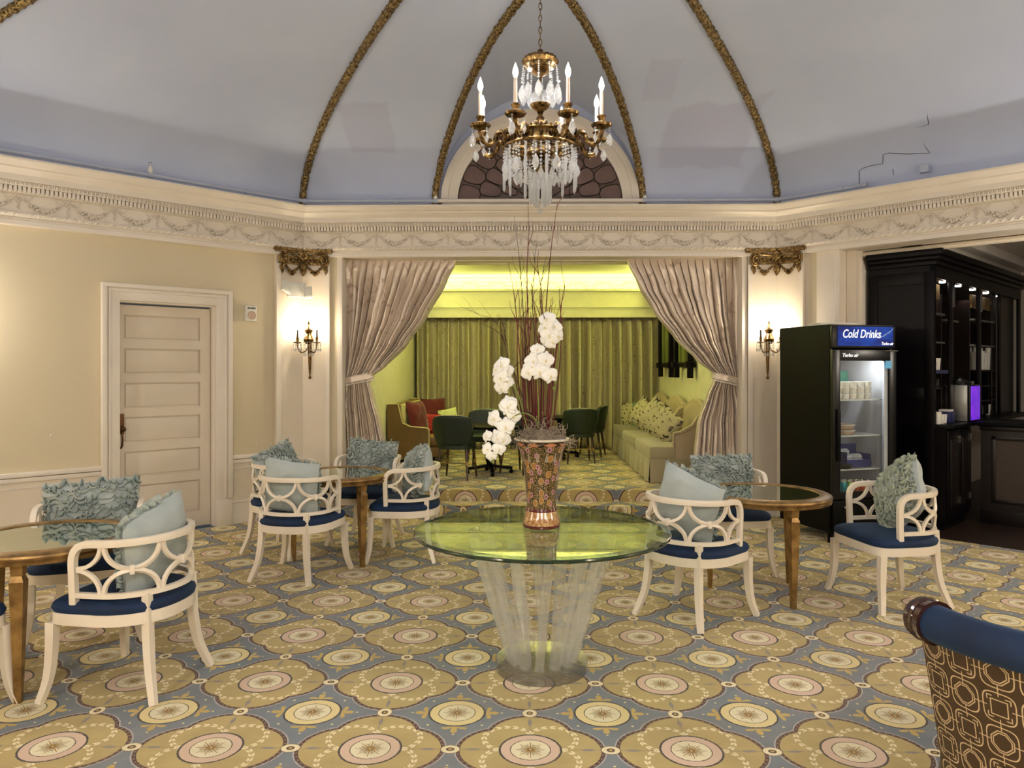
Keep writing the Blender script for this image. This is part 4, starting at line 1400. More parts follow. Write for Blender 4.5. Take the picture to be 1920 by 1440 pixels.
def green_chair(x, y, rz, label):
    t = thing('alcove_chair', label, 'chair', (x, y, PZ), rz, 'dark green upholstered chairs in the alcove')
    # faces +y
    def back(u, v):
        a = (u * 2 - 1)
        z = 0.42 + 0.36 * v
        wd = 0.19 + 0.045 * math.sin(PI * min(1, v * 0.9)) + 0.02 * v
        x_ = a * wd
        y_ = -0.21 - 0.05 * v + 0.085 * a * a
        if v > 0.8: z -= 0.035 * a ** 4 * (v - 0.8) / 0.2
        return Vector((x_, y_, z))
    o = MB().grid(back, 16, 12).build('backrest', GREENL, t, angle=80)
    s_ = o.modifiers.new('t', 'SOLIDIFY'); s_.thickness = 0.045; s_.offset = 0
    edge = [back(0, i / 12) for i in range(13)] + [back(i / 16, 1) for i in range(17)] + [back(1, 1 - i / 12) for i in range(13)]
    MB().tube([p + Vector((0, -0.022, 0)) for p in edge], 0.005, 5).build('piping', PIPING, t)
    pts = [(0.215 * math.copysign(abs(math.cos(a)) ** 0.6, math.cos(a)), 0.21 * math.copysign(abs(math.sin(a)) ** 0.6, math.sin(a))) for a in [2 * PI * k / 28 for k in range(28)]]
    st = MB().prism(pts, 0.37, 0.44)
    def puff(p): return p
    st.build('seat', GREENL, t, fix=True)
    def top(u, v):
        r = v; a = 2 * PI * u
        return Vector((0.215 * r * math.copysign(abs(math.cos(a)) ** 0.6, math.cos(a)), 0.21 * r * math.copysign(abs(math.sin(a)) ** 0.6, math.sin(a)), 0.44 + 0.03 * (1 - r * r)))
    MB().grid(top, 28, 5).build('seat_cushion', GREENL, t, fix=True)
    for sx in (-1, 1):
        for sy in (-1, 1):
            a, b_ = Vector((sx * 0.16, sy * 0.15, 0.38)), Vector((sx * 0.195, sy * 0.20 - 0.01, 0.0))
            l = MB().tube([a, b_], 0.019, 8, radii=[1.0, 0.6]).build('leg', WALNUT, t)
            MB().tube([a.lerp(b_, 0.42), a.lerp(b_, 0.54)], 0.0185, 8, radii=[1, .92]).build('ferrule', GOLDW, l)
    MB().tube([(-0.17, -0.165, 0.2), (0.17, -0.165, 0.2)], 0.006, 6).build('stretcher', GOLDW, t)
    return t


green_chair(-0.80, 9.22, R(-12), 'dark green chair at the left of the vase, seen from its back')
green_chair(-0.52, 10.15, R(172), 'dark green chair facing out beyond the low dark alcove table')
green_chair(-0.02, 9.72, R(140), 'dark green chair half hidden behind the orchids and vase')
green_chair(0.80, 10.85, R(6), 'dark green chair right of the vase, nearer of the pair, back turned')
green_chair(1.03, 11.65, R(75), 'dark green chair right of the vase, farther of the pair')


def alcove_table(x, y, label, r=0.40, h=0.62):
    t = thing('pedestal_table', label, 'table', (x, y, PZ), R(10))
    MB().lathe([(0.001, h), (r, h), (r + 0.008, h - 0.012), (r, h - 0.03), (r - 0.05, h - 0.035), (0.001, h - 0.035)], 36).build('table_top', EBONY, t)
    MB().lathe([(0.05, h - 0.035), (0.03, h - 0.10), (0.045, 0.3), (0.06, 0.2), (0.035, 0.12), (0.06, 0.08), (0.001, 0.07)], 16).build('pedestal', EBONY, t)
    for k in range(4):
        a = k * PI / 2
        c, s_ = math.cos(a), math.sin(a)
        ft = MB().rect([(c * 0.03, s_ * 0.03, 0.105), (c * 0.16, s_ * 0.16, 0.085), (c * 0.29, s_ * 0.29, 0.07)], 0.05, 0.035).build('foot', EBONY, t)
        MB().ball((c * 0.28, s_ * 0.28, 0.027), 0.027, 10, 6).build('caster', EBONY, ft)
    return t


alcove_table(-0.42, 9.62, 'low dark pedestal table among the green chairs left of the vase')
alcove_table(0.55, 11.35, 'low dark pedestal table mostly hidden behind the vase', 0.36)

# left settee along the alcove's left wall
t = thing('settee', 'olive settee with tufted cream back along the alcove left wall', 'sofa', (AX0 + 0.02, 9.95, PZ))
MB().bb(0.0, 0.70, 0.06, 1.95, 0.16, 0.30, bev=0.02).build('seat_base', OLIVEL, t)
MB().bb(0.16, 0.72, 0.06, 1.95, 0.30, 0.43, bev=0.035).build('seat_cushion', OLIVEL, t)
bm_ = MB().bb(0.02, 0.16, 0.04, 1.97, 0.16, 0.86, bev=0.02)
bm_.build('back_frame', OLIVEL, t)
def tuft(u, v):
    y = 0.10 + 1.80 * u; z = 0.42 + 0.42 * v
    d = 0.02 * (math.sin(y * PI / 0.12) * math.sin((z - 0.42) * PI / 0.105))
    return Vector((0.205 + 0.018 * abs(math.cos(y * PI / 0.15) * math.cos((z - 0.42) * PI / 0.14)) - 0.03 * (abs(u - .5) * 2) ** 8, y, z))
MB().grid(tuft, 90, 24).build('tufted_back', CREAML, t, angle=80)
MB().bb(0.15, 0.20, 0.10, 1.90, 0.42, 0.855, bev=0.01).build('back_pad', CREAML, t)
for k in range(12):
    for j in range(3):
        MB().ball((0.208, 0.175 + 0.15 * k, 0.49 + 0.14 * j), 0.010, 6, 4, (0.5, 1, 1)).build('button', CREAML, t)
arm_poly = [(0.0, 0.14), (0.0, 0.87), (0.14, 0.87), (0.20, 0.62), (0.30, 0.575), (0.52, 0.555), (0.55, 0.53), (0.55, 0.14)]
for y0 in (-0.02, 1.95):
    a_ = MB().prism(arm_poly, 0, 0.10); a_.map(lambda p, y0=y0: Vector((p.x, y0 + p.z, p.y)))
    ao = a_.build('arm', OLIVEL, t, smooth=False, fix=True)
    MB().tube([Vector((x, y0, z)) for x, z in arm_poly[1:]], 0.008, 5).build('piping', CREAML, ao)
MB().bb(0.05, 0.62, 0.05, 1.92, 0.06, 0.16).build('plinth', BLACK, t, smooth=False)  # black slab standing in for the shade between the legs
for x in (0.06, 0.58):
    for y in (0.08, 1.9):
        MB().tube([(x, y, 0.14), (x, y, 0.0)], 0.022, 8, radii=[1, .7]).build('leg', WALNUT, t)
g_ = 'pillows on the settee at the alcove left wall'
pillow('throw_pillow', 'large plain red pillow leaning at the near arm of the olive settee', 0.42, 0.46, 0.15, REDC, (AX0 + 0.36, 10.36, PZ + 0.66), (R(-14), 0, R(66)), 3, g_)
pillow('throw_pillow', 'small red patterned pillow in front of the plain red one', 0.28, 0.28, 0.11, REDP, (AX0 + 0.52, 10.62, PZ + 0.56), (R(-14), R(5), R(30)), 4, g_)
pillow('throw_pillow', 'plain red pillow toward the far end of the olive settee', 0.42, 0.42, 0.14, REDC, (AX0 + 0.44, 11.62, PZ + 0.67), (R(-14), 0, R(35)), 5, g_)
pillow('throw_pillow', 'small green and white patterned pillow against the far red pillow', 0.28, 0.30, 0.10, PRINTG, (AX0 + 0.68, 11.50, PZ + 0.58), (R(-16), R(-12), R(10)), 6, g_)

# three upholstered armchair units along the right wall, backs to the wall, facing -x
TAUPE = pm('taupe_sofa_back', rgb(176, 158, 128), 0.7, nscale=4, sheen=0.2)
def sofa_unit(y, label):
    t = thing('skirted_loveseat', label, 'sofa', (AX1 - 0.02, y, PZ), 0, 'skirted loveseats along the alcove right wall')
    L = 1.22
    MB().bb(-0.74, -0.10, 0.02, L - 0.02, 0.05, 0.27, bev=0.01).build('seat_base', SOFAC, t)
    MB().bb(-0.76, -0.16, 0.01, L - 0.01, 0.27, 0.425, bev=0.04).build('seat_cushion', SOFAC, t)
    # wavy back
    def bk_(u, v):
        yy = L * u
        top = 0.87 - 0.05 * math.cos(2 * PI * u)
        return Vector((-0.07 - 0.05 * (1 - v), yy, 0.25 + (top - 0.25) * v))
    o = MB().grid(bk_, 40, 8).build('backrest', TAUPE, t, angle=80)
    s_ = o.modifiers.new('t', 'SOLIDIFY'); s_.thickness = 0.10; s_.offset = -1 if False else 0
    MB().tube([bk_(i / 40, 1) for i in range(41)], 0.052, 8).build('back_roll', TAUPE, t)
    for s in (0, 1):
        y0 = 0.0 if s == 0 else L - 0.075
        pol = [(-0.10, 0.05), (-0.10, 0.84), (-0.18, 0.80), (-0.26, 0.68), (-0.40, 0.60), (-0.48, 0.585), (-0.48, 0.05)]
        a_ = MB().prism(pol, 0, 0.075); a_.map(lambda p, y0=y0: Vector((p.x, y0 + p.z, p.y)))
        ao = a_.build('arm', TAUPE, t, smooth=False, fix=True)
        nl = MB()
        for j in range(26):
            f_ = j / 25
            nl.ball((-0.465, y0 - 0.003, 0.10 + 0.46 * f_), 0.006, 5, 3)
            nl.ball((-0.46 + 0.34 * f_, y0 - 0.003, 0.565 + 0.20 * f_ ** 1.8), 0.006, 5, 3)
        nl.build('nail_trim', BRASS, ao, kind='stuff')
    def sk(u, v):
        yy = L * u
        fold = 0.025 * math.exp(-((u - 0.5) / 0.03) ** 2) + 0.012 * math.sin(u * 23)
        return Vector((-0.755 - 0.02 * v - 0.012 * v * math.sin(u * 17) + fold * v, yy, 0.28 - 0.272 * v))
    MB().grid(sk, 50, 6).build('skirt', SOFAC, t, angle=80)
    MB().grid(lambda u, v: Vector((-0.755 + 0.62 * u, 0.0 - 0.015 * v * (1 + math.sin(u * 14)), 0.28 - 0.272 * v)), 24, 4).build('skirt', SOFAC, t, angle=80)
    return t
SY = [8.86, 10.10, 11.34]
for y, l in zip(SY, ('nearest skirted loveseat on the alcove right wall, partly behind the tied curtain', 'middle skirted loveseat on the alcove right wall', 'farthest skirted loveseat on the alcove right wall')):
    sofa_unit(y, l)
g_ = 'pillows on the loveseats along the alcove right wall'
PLS = [
    (12.38, 0.44, 0.40, PRINTC, 'floral print pillow at the far end of the loveseats', -8, 30), (12.08, 0.44, 0.42, TEALC, 'plain sea-green pillow beside the farthest floral one', -6, 42),
    (11.75, 0.34, 0.30, PRINTC, 'small floral pillow right of the sea-green one', 10, 48),
    (11.30, 0.44, 0.42, PRINTC, 'floral print pillow standing on its corner, left of the middle pair', 40, 50), (10.95, 0.42, 0.40, PRINTC, 'floral print pillow standing on its corner, right of the middle pair', 35, 44),
    (10.30, 0.46, 0.44, PRINTC, 'large floral pillow on the middle loveseat nearest the curtain', 42, 46), (9.55, 0.42, 0.40, PRINTC, 'floral pillow half hidden by the right curtain', 30, 60),
    (10.62, 0.40, 0.36, SOFAC, 'plain pale pillow behind the large floral pillow', 8, 70), (11.55, 0.40, 0.38, SOFAC, 'plain pale pillow on the farthest loveseat behind the floral ones', 6, 72)]
for i, (y, wd, ht, mt, lab, roll, yaw) in enumerate(PLS):
    x = AX1 - 0.34 - (0.12 if mt is PRINTC and wd > .4 else 0)
    pillow('throw_pillow', lab, wd, ht, 0.15, mt, (x, y, PZ + 0.40 + ht * (0.46 + 0.14 * abs(math.sin(R(roll * 2))))), (R(-16), R(roll), R(-yaw)), 20 + i, g_)
# pale blue-green tassel trim hint on the sea-green pillow
fr_ = MB()
for k in range(10):
    fr_.ball((AX1 - 0.42 - 0.01 * k, 12.0 + 0.004 * k, PZ + 0.90 - 0.012 * k * k * 0.3), 0.022, 6, 4)


# ------------------------------------------------------------ drinks cooler
FA = R(17)
fr = thing('drinks_cooler', 'tall black glass-door drinks cooler standing against the right pier', 'fridge', (2.77, 6.88, 0), FA)
FW, FD, FH = 0.69, 0.72, 1.985
body = MB()
body.bb(0, 0.03, 0, FD, 0.10, FH); body.bb(FW - 0.03, FW, 0, FD, 0.10, FH)
body.bb(0.03, FW - 0.03, FD - 0.03, FD, 0.10, FH); body.bb(0.03, FW - 0.03, 0, FD - 0.03, FH - 0.03, FH); body.bb(0.03, FW - 0.03, 0, FD - 0.03, 0.10, 0.40)
body.build('cabinet', BLACK, fr, smooth=False)
li = MB()
li.bb(0.03, 0.045, 0.03, FD - 0.03, 0.40, 1.74); li.bb(FW - 0.045, FW - 0.03, 0.03, FD - 0.03, 0.40, 1.74)
li.bb(0.045, FW - 0.045, FD - 0.045, FD - 0.03, 0.40, 1.74); li.bb(0.045, FW - 0.045, 0.03, FD - 0.045, 1.725, 1.74); li.bb(0.045, FW - 0.045, 0.03, FD - 0.045, 0.40, 0.412)
li.build('lining', FRIN, fr, smooth=False)
MB().bb(0.0, FW, -0.045, 0.0, 1.77, 1.975, bev=0.012).build('header', BLACKG, fr)
m_, nt, b = new_mat('blue_sign'); b.inputs['Roughness'].default_value = 0.5; b.inputs['Specular IOR Level'].default_value = 0.12
nz = tex_noise(nt, coords(nt, 'Object', (2, 2, 6)), 3, 4)
cc = mixc(nt, ((nz - 0.35) * 3).max(0.0).min(1.0), rgb(4, 26, 112), rgb(12, 66, 176))
nt.links.new(cc, b.inputs['Base Color']); nt.links.new(cc, b.inputs['Emission Color']); b.inputs['Emission Strength'].default_value = 0.18
sg = MB().bb(0.05, FW - 0.035, -0.050, -0.044, 1.79, 1.965).build('sign_panel', m_, fr, smooth=False)
text('sign_lettering', 'Cold Drinks', 0.105, pm('sign_white', rgb(240, 244, 250), 0.4, emit=0.3), fr, (0.095, -0.052, 1.865), shear=0.25, bold=0.0015).scale = (0.80, 1, 1)
text('maker_lettering', 'Turbo air', 0.035, MATS['sign_white'], fr, (0.52, -0.052, 1.802), shear=0.25, bold=0.001)
sw = MB()
for k in range(4):
    sw.tube([(0.50 + 0.035 * k, -0.052, 1.86 + 0.015 * k), (0.53 + 0.035 * k, -0.052, 1.878 + 0.02 * k), (0.57 + 0.03 * k, -0.052, 1.888 + 0.022 * k)], 0.004, 5, radii=[.4, 1, .3])
sw.build('swoosh', pm('swoosh_blue', rgb(150, 190, 236), 0.4), fr)
door = MB()
door.bb(0.0, 0.075, -0.055, -0.005, 0.41, 1.755, bev=0.008); door.bb(FW - 0.075, FW, -0.055, -0.005, 0.41, 1.755, bev=0.008)
door.bb(0.075, FW - 0.075, -0.055, -0.005, 1.655, 1.755, bev=0.004); door.bb(0.075, FW - 0.075, -0.055, -0.005, 0.41, 0.47, bev=0.004)
dro = door.build('door', BLACKG, fr)
MB().bb(0.075, FW - 0.075, -0.035, -0.028, 0.47, 1.655).build('door_glass', CLEAR, dro, smooth=False)
MB().bb(FW - 0.115, FW - 0.076, -0.030, -0.005, 0.47, 1.655).build('gasket', pm('gasket_grey', rgb(186, 188, 190), 0.5), dro, smooth=False)
MB().bb(0.025, 0.055, -0.085, -0.050, 0.75, 1.22, bev=0.006).build('handle', BLACK, dro)
text('maker_lettering', 'Turbo air', 0.045, MATS['sign_white'], dro, (0.09, -0.057, 1.69), shear=0.25, bold=0.001)
MB().bb(FW - 0.125, FW - 0.06, -0.058, -0.054, 1.585, 1.655).build('sticker', pm('sticker_blue', rgb(80, 170, 225), 0.4), dro, smooth=False, label='small light blue square sticker')
MB().tube([(FW - 0.13, -0.06, 1.745), (FW + 0.01, -0.06, 1.745)], 0.005, 6).build('hinge', CHROME, fr)
gr_ = MB().bb(0.02, FW - 0.02, -0.03, 0.0, 0.12, 0.39, bev=0.006)
go = gr_.build('lower_grille', BLACK, fr)
MB().bb(0.19, 0.29, -0.033, -0.029, 0.20, 0.25).build('display', BLACKG, go, smooth=False)
text('display_digits', 'M+6', 0.036, LEDR, go, (0.205, -0.036, 0.215), bold=0.001)
k_ = MB().ball((0.14, -0.035, 0.33), 0.012, 8, 5).build('lock', CHROME, go)
for x in (0.05, FW - 0.05):
    for y in (0.05, FD - 0.05):
        MB().tube([(x, y, 0.10), (x, y, 0)], 0.025, 8).build('foot', BLACK, fr)
SHZ = [1.30, 0.97, 0.66]
for z in SHZ:
    sh = MB()
    sh.bb(0.06, FW - 0.06, 0.05, 0.062, z - 0.012, z); sh.bb(0.06, FW - 0.06, FD - 0.09, FD - 0.078, z - 0.012, z)
    for k in range(16):
        x = 0.065 + k * (FW - 0.135) / 15
        sh.tube([(x, 0.05, z - 0.003), (x, FD - 0.08, z - 0.003)], 0.003, 4)
    sh.build('shelf', WIREW, fr, smooth=False)
for x in (0.12, FW - 0.16):
    MB().bb(x - 0.008, x + 0.008, FD - 0.062, FD - 0.045, 0.45, 1.60).build('shelf_post', STEEL, fr, smooth=False)
lamp('AREA', 'cooler_light', tuple(Matrix.Translation((2.77, 6.88, 0)) @ Matrix.Rotation(FA, 4, 'Z') @ Vector((FW / 2, 0.10, 1.715))), 4.0, (0.95, 0.97, 1.0), 0.45, (0, 0, FA), 0.06)
FM = Matrix.Translation((2.77, 6.88, 0)) @ Matrix.Rotation(FA, 4, 'Z')
def fpos(x, y, z): return tuple(FM @ Vector((x, y, z)))
CARTM = brocade('printed_carton', rgb(222, 214, 198), rgb(120, 96, 78), 0.6, 30)
# stacked small tubs on the top shelf
g_ = 'printed paper tubs stacked on the cooler top shelf'
tub0 = None
tubs = [(0.10 + 0.083 * i, 0.12, j) for i in range(6) for j in range(3)] + [(0.14 + 0.083 * i, 0.22, j) for i in range(6) for j in range(2)]
for i, (x, y, j) in enumerate(tubs):
    if tub0 is None:
        t0 = thing('paper_tub', 'paper tub, bottom of the first front stack from the left in the cooler', 'tub', fpos(x, y, 1.301 + j * 0.055), FA, g_)
        MB().lathe([(0.001, 0), (0.034, 0), (0.039, 0.046)], 14).build('cup', CARTM, t0)
        MB().lathe([(0.040, 0.044), (0.041, 0.053), (0.001, 0.053)], 14).build('lid', WHITEP, t0)
        tub0 = t0
    else:
        c_ = copy_tree(tub0); c_.location = fpos(x, y, 1.301 + j * 0.055); c_.rotation_euler = (0, 0, FA + i)
        c_['label'] = 'paper tub, %s of the %s %s stack from the left in the cooler' % ((('bottom', 'middle', 'top') if y < 0.2 else ('bottom', 'top'))[j], ['first', 'second', 'third', 'fourth', 'fifth', 'sixth'][round((x - (0.10 if y < 0.2 else 0.14)) / 0.083)], 'front' if y < 0.2 else 'back')
def fthing(name, label, cat, x, y, z, group=None):
    return thing(name, label, cat, fpos(x, y, z), FA, group)
t = fthing('carton', 'dark green carton at the back of the cooler top shelf', 'box', 0.36, 0.42, 1.301)
MB().bb(0, 0.20, 0, 0.10, 0, 0.26, bev=0.004).build('box', pm('carton_green', rgb(30, 92, 74), 0.5), t)
t = fthing('carton', 'red snack box on the second cooler shelf', 'box', 0.09, 0.16, 0.971)
MB().bb(0, 0.12, 0, 0.10, 0, 0.21, bev=0.003).build('box', pm('carton_red', rgb(176, 44, 54), 0.5, c2=rgb(200, 120, 60), nscale=12, amt=1), t)
MB().bb(0.0, 0.14, -0.005, 0.1, 0, 0.025).build('tray', pm('tray_tan', rgb(210, 160, 110), 0.5), t, smooth=False)
for i in range(2):
    t = fthing('food_container', 'shallow clear food container, %s of the stack of two on the second cooler shelf' % ('lower' if i == 0 else 'upper'), 'container', 0.30, 0.18, 0.971 + i * 0.05)
    MB().lathe([(0.001, 0), (0.085, 0.0), (0.10, 0.035), (0.10, 0.04), (0.06, 0.048), (0.001, 0.048)], 20).build('tray', pm('sandwich_tan', rgb(188, 160, 138), 0.6) if i == 0 else MATS['sandwich_tan'], t)
    MB().lathe([(0.102, 0.034), (0.104, 0.042), (0.098, 0.042)], 20).build('rim', WHITEP, t)
t = fthing('open_carton', 'blue open carton of white rolls on the third cooler shelf', 'box', 0.31, 0.14, 0.661)
bx = MB().bb(0, 0.27, 0, 0.006, 0, 0.07); bx.bb(0, 0.27, 0.20, 0.206, 0, 0.20); bx.bb(0, 0.006, 0.006, 0.2, 0, 0.14); bx.bb(0.264, 0.27, 0.006, 0.2, 0, 0.12); bx.bb(0.006, 0.264, 0.006, 0.2, 0, 0.005)
bx.build('box', pm('carton_blue', rgb(28, 44, 120), 0.5), t, smooth=False)
for k in range(10):
    r_ = MB().ball((0, 0, 0), 0.04, 10, 6, (1.0, 1.15, 0.8)).build('wrapped_roll', pm('wrapped_white', rgb(206, 206, 208), 0.5) if 'wrapped_white' not in MATS else MATS['wrapped_white'])
    r_.location = fpos(0.31 + 0.055 + (k % 4) * 0.052, 0.14 + 0.06 + (k // 4) * 0.05, 0.661 + 0.04 + (k // 4) * 0.045)
    tag(r_, 'white wrapped roll heaped in the blue carton in the cooler', 'food', 'wrapped rolls in the blue carton')
for i, x in enumerate((0.12, 0.245)):
    t = fthing('salad_bowl', ('green salad in a black bowl at the left of the third cooler shelf', 'black lidded bowl in front of the blue carton')[i], 'bowl', x, 0.10 + 0.0 * i, 0.661)
    MB().lathe([(0.001, 0), (0.05, 0.0), (0.075, 0.032), (0.078, 0.036), (0.068, 0.036), (0.001, 0.03)], 18).build('bowl', BLACKG, t)
    if i == 0:
        rd = random.Random(3); lf_ = MB()
        for k in range(26): lf_.ball((rd.uniform(-.045, .045), rd.uniform(-.045, .045), 0.035 + rd.uniform(0, .06)), 0.016, 5, 3, (1, 1, .5))
        lf_.build('salad_leaves', pm('salad_green', rgb(110, 140, 80), 0.7), t, kind='stuff')
CANC = [(rgb(28, 150, 160), 'turquoise'), (rgb(206, 96, 60), 'orange-red'), (rgb(120, 150, 50), 'green')]
cx_ = [(0.10, 2), (0.175, 0), (0.245, 0), (0.315, 2), (0.385, 1), (0.455, 1), (0.52, 1)]
for i, (x, ci) in enumerate(cx_):
    for j in range(2):
        t = fthing('drink_can', CANC[ci][1] + ' can, %s from the left in the %s row on the cooler bottom shelf' % (['first', 'second', 'third', 'fourth', 'fifth', 'sixth', 'seventh'][i], ('front', 'back')[j]), 'can', x, 0.11 + j * 0.085, 0.413, CANC[ci][1] + ' cans on the cooler bottom shelf')
        nm = 'can_' + CANC[ci][1]
        MB().lathe([(0.001, 0), (0.026, 0), (0.032, 0.01), (0.032, 0.115), (0.026, 0.128)], 16).build('can_body', MATS.get(nm) or pm(nm, CANC[ci][0], 0.3, 0.4), t)
        MB().lathe([(0.028, 0.124), (0.027, 0.132), (0.024, 0.129), (0.001, 0.129)], 16).build('can_top', CHROME, t)
t = fthing('soft_drink_bottle', 'clear plastic bottle with dark cola at the left of the cooler bottom shelf', 'bottle', 0.10, 0.30, 0.413)
MB().lathe([(0.001, 0), (0.032, 0), (0.034, 0.12), (0.028, 0.16), (0.013, 0.19), (0.013, 0.21)], 14).build('bottle_body', pm('cola', rgb(40, 20, 16), 0.1), t)
MB().lathe([(0.015, 0.205), (0.015, 0.225), (0.001, 0.226)], 12).build('cap', WHITEP, t)
t = fthing('tray', 'long white label tray on top of the cooler', 'tray', 0.10, 0.25, FH)
MB().bb(0, 0.45, 0, 0.2, 0, 0.03, bev=0.004).build('tray', pm('paper_cream', rgb(220, 214, 196), 0.6), t)
MB().bb(0.02, 0.43, 0.02, 0.18, 0.03, 0.034).build('lid', WHITEP, t)


# ------------------------------------------------------------ bar room
# walls: one behind the back-bar, one at the far end; u runs away from the opening
U2, V2_ = Vector((S2, S2)), Vector((-S2, S2))
BM = Matrix.Translation((4.03, 7.47, 0)) @ Matrix.Rotation(R(45), 4, 'Z')   # x = along the cabinet away from us, y = into the cabinet
BRW = struct('wall_bar', 'cream panelled walls of the bar room', cat='wall')
obox(BM, -0.17, 4.5, 0.68, 0.78, 0, 3.0).build('bar_wall', CREAM, BRW, smooth=False)
obox(BM, 4.4, 4.5, -4.2, 0.68, 0, 3.0).build('bar_wall', CREAM, BRW, smooth=False)
obox(BM, -0.08, 0.28, 0.655, 0.68, 0, 2.95).build('bar_panel', TRIMW, BRW, smooth=False)
obox(BM, 0.7, 4.4, -4.3, -4.2, 0, 3.0).build('bar_wall', CREAM, BRW, smooth=False)
bc = struct('ceiling_bar', 'cream tray ceiling with mouldings over the bar', cat='ceiling')
obox(BM, -0.08, 4.5, -4.3, 0.78, 3.0, 3.06).build('ceiling_board', CREAM, bc, smooth=False)
obox(BM, -0.08, 4.4, 0.10, 0.68, 2.80, 3.0).build('soffit', CREAM, bc, smooth=False)
obox(BM, -0.08, 4.4, -0.06, 0.10, 2.88, 3.0, bev=0.03).build('tray_moulding', TRIMW, bc)
obox(BM, 3.9, 4.4, -4.2, 0.10, 2.80, 3.0).build('soffit', CREAM, bc, smooth=False)
obox(BM, 3.74, 3.9, -4.2, -0.06, 2.88, 3.0, bev=0.03).build('tray_moulding', TRIMW, bc)
obox(BM, -0.08, 0.20, -3.4, 0.3, 2.80, 3.0).build('soffit', CREAM, bc, smooth=False)
# fluorescent-like pipe / painted cable duct below the header
o = MB().tube([tuple(WR @ Vector((x, 0.30, 2.765))) for x in (0.72, 1.3, 3.2)], 0.028, 10).build('ceiling_duct', CREAM)
tag(o, 'cream painted pipe under the header of the bar opening', 'pipe')
for x in (1.25, 1.62, 1.74):
    pass

bb_ = thing('back_bar', 'tall black-brown back bar cabinet with crown moulding and lit shelves', 'cabinet')
def bx_(name, mat, *a, bev=0.0, par=None, **k): return obox(BM, *a, bev=bev).build(name, mat, par or bb_, smooth=bev > 0, **k)
L_ = 3.4; DP = 0.62; TZ = 2.62
bx_('side_panel', EBONY, 0.0, 0.05, 0.0, DP, 0.0, TZ)
bx_('side_stile', EBONY, -0.012, 0.0, 0.0, 0.09, 0.12, TZ - 0.08, bev=0.004)
bx_('side_stile', EBONY, -0.012, 0.0, DP - 0.09, DP, 0.12, TZ - 0.08, bev=0.004)
for z0, z1 in ((0.12, 0.24), (1.28, 1.40), (TZ - 0.20, TZ - 0.08)): bx_('side_rail', EBONY, -0.012, 0.0, 0.09, DP - 0.09, z0, z1, bev=0.004)
bx_('side_plinth', EBONY, -0.02, 0.0, -0.01, DP, 0.0, 0.12, bev=0.004)
bx_('back_panel', EBONY, 0.05, L_, DP - 0.03, DP, 0.0, TZ)
for a, b_, c, d in ((0.03, 0.0, TZ - 0.02, TZ + 0.03), (0.065, 0, TZ + 0.03, TZ + 0.07), (0.10, 0, TZ + 0.07, TZ + 0.13)):
    bx_('crown_moulding', EBONY, -a, L_ + a, -a, DP, c, d, bev=0.012)
bx_('frieze_board', EBONY, 0.0, L_, 0.0, 0.04, TZ - 0.14, TZ - 0.02)
bx_('soffit_board', DARKW, 0.05, L_, 0.04, DP - 0.03, TZ - 0.145, TZ - 0.12)
STL = [(0.0, 0.05), (0.50, 0.61), (1.51, 1.61), (2.40, 2.46), (3.3, 3.4)]
for a, b_ in STL: bx_('stile', EBONY, a, b_, 0.0, 0.03, 1.03, TZ - 0.14, bev=0.004)
for x in (0.54, 1.54, 2.42): bx_('divider', DARKW, x, x + 0.03, 0.10, DP - 0.03, 1.03, TZ - 0.26)
bx_('end_panel', DARKW, 2.46, 3.3, 0.06, 0.10, 1.03, TZ - 0.145)
def shelf(x0, x1, z, mat=EBONY): bx_('shelf', mat, x0, x1, 0.06, DP - 0.03, z - 0.02, z, bev=0.003)
for z in (1.57, 1.395): shelf(0.05, 0.54, z)
for z in (1.86, 2.15): shelf(0.05, 0.54, z, STEEL)
for z in (1.57, 1.39, 1.22): shelf(1.57, 2.42, z)
for z in (1.86, 2.15): shelf(1.57, 2.42, z, STEEL)
for x in (1.86, 2.14): bx_('cubby_divider', EBONY, x - 0.008, x + 0.008, 0.06, 0.4, 1.05, 1.57)
bx_('shelf_edge', pm('blue_grey_edge', rgb(58, 60, 92), 0.4), 0.05, 0.50, 0.02, 0.06, 1.535, 1.57)
bx_('shelf', STEEL, 0.61, 1.0, 0.06, 0.3, 2.08, 2.10, bev=0.003)
bx_('rod', STEEL, 0.86, 0.875, 0.10, 0.115, 2.10, 2.47)
bx_('light_valance', GOLDW, 0.06, 0.50, 0.10, 0.12, 2.30, 2.45, label='brass-toned metal plate')
bx_('light_valance', GOLDW, 1.62, 2.40, 0.10, 0.12, 2.28, 2.43, label='brass-toned metal plate')
bx_('lower_body', EBONY, 0.0, 0.76, -0.10, DP - 0.03, 0.10, 1.0)
bx_('countertop', BLACK, 0.0, 3.3, -0.17, DP - 0.03, 1.0, 1.035, bev=0.006)
bx_('plinth', EBONY, 0.05, 0.76, -0.06, 0.3, 0.0, 0.10)
for k in range(2):
    d_ = bx_('door', EBONY, 0.01 + 0.38 * k, 0.375 + 0.38 * k, -0.122, -0.10, 0.13, 0.98, bev=0.004)
    bx_('door_panel', DARKW, 0.07 + 0.38 * k, 0.32 + 0.38 * k, -0.128, -0.12, 0.22, 0.89, bev=0.004, par=d_)
    for z in (0.27, 0.88):
        bx_('hinge', CHROME, 0.362 + 0.38 * k, 0.374 + 0.38 * k, -0.135, -0.118, z - 0.035, z + 0.035, par=d_)
for k in range(6):
    x = 0.49 + 0.53 * (k - 0)
    if k == 5: continue
    p = BM @ Vector((x - 0.03, 0.065, TZ - 0.155))
    MB().lathe([(0.001, 0), (0.028, 0.0), (0.032, 0.012)], 12, tuple(p)).build('downlight', SPOTG, bb_)
    lamp('SPOT', 'bar_downlight', (p.x - 0.05, p.y + 0.05, p.z - 0.012), 5.0, (1.0, 0.88, 0.66), 0.015, angle=R(85))
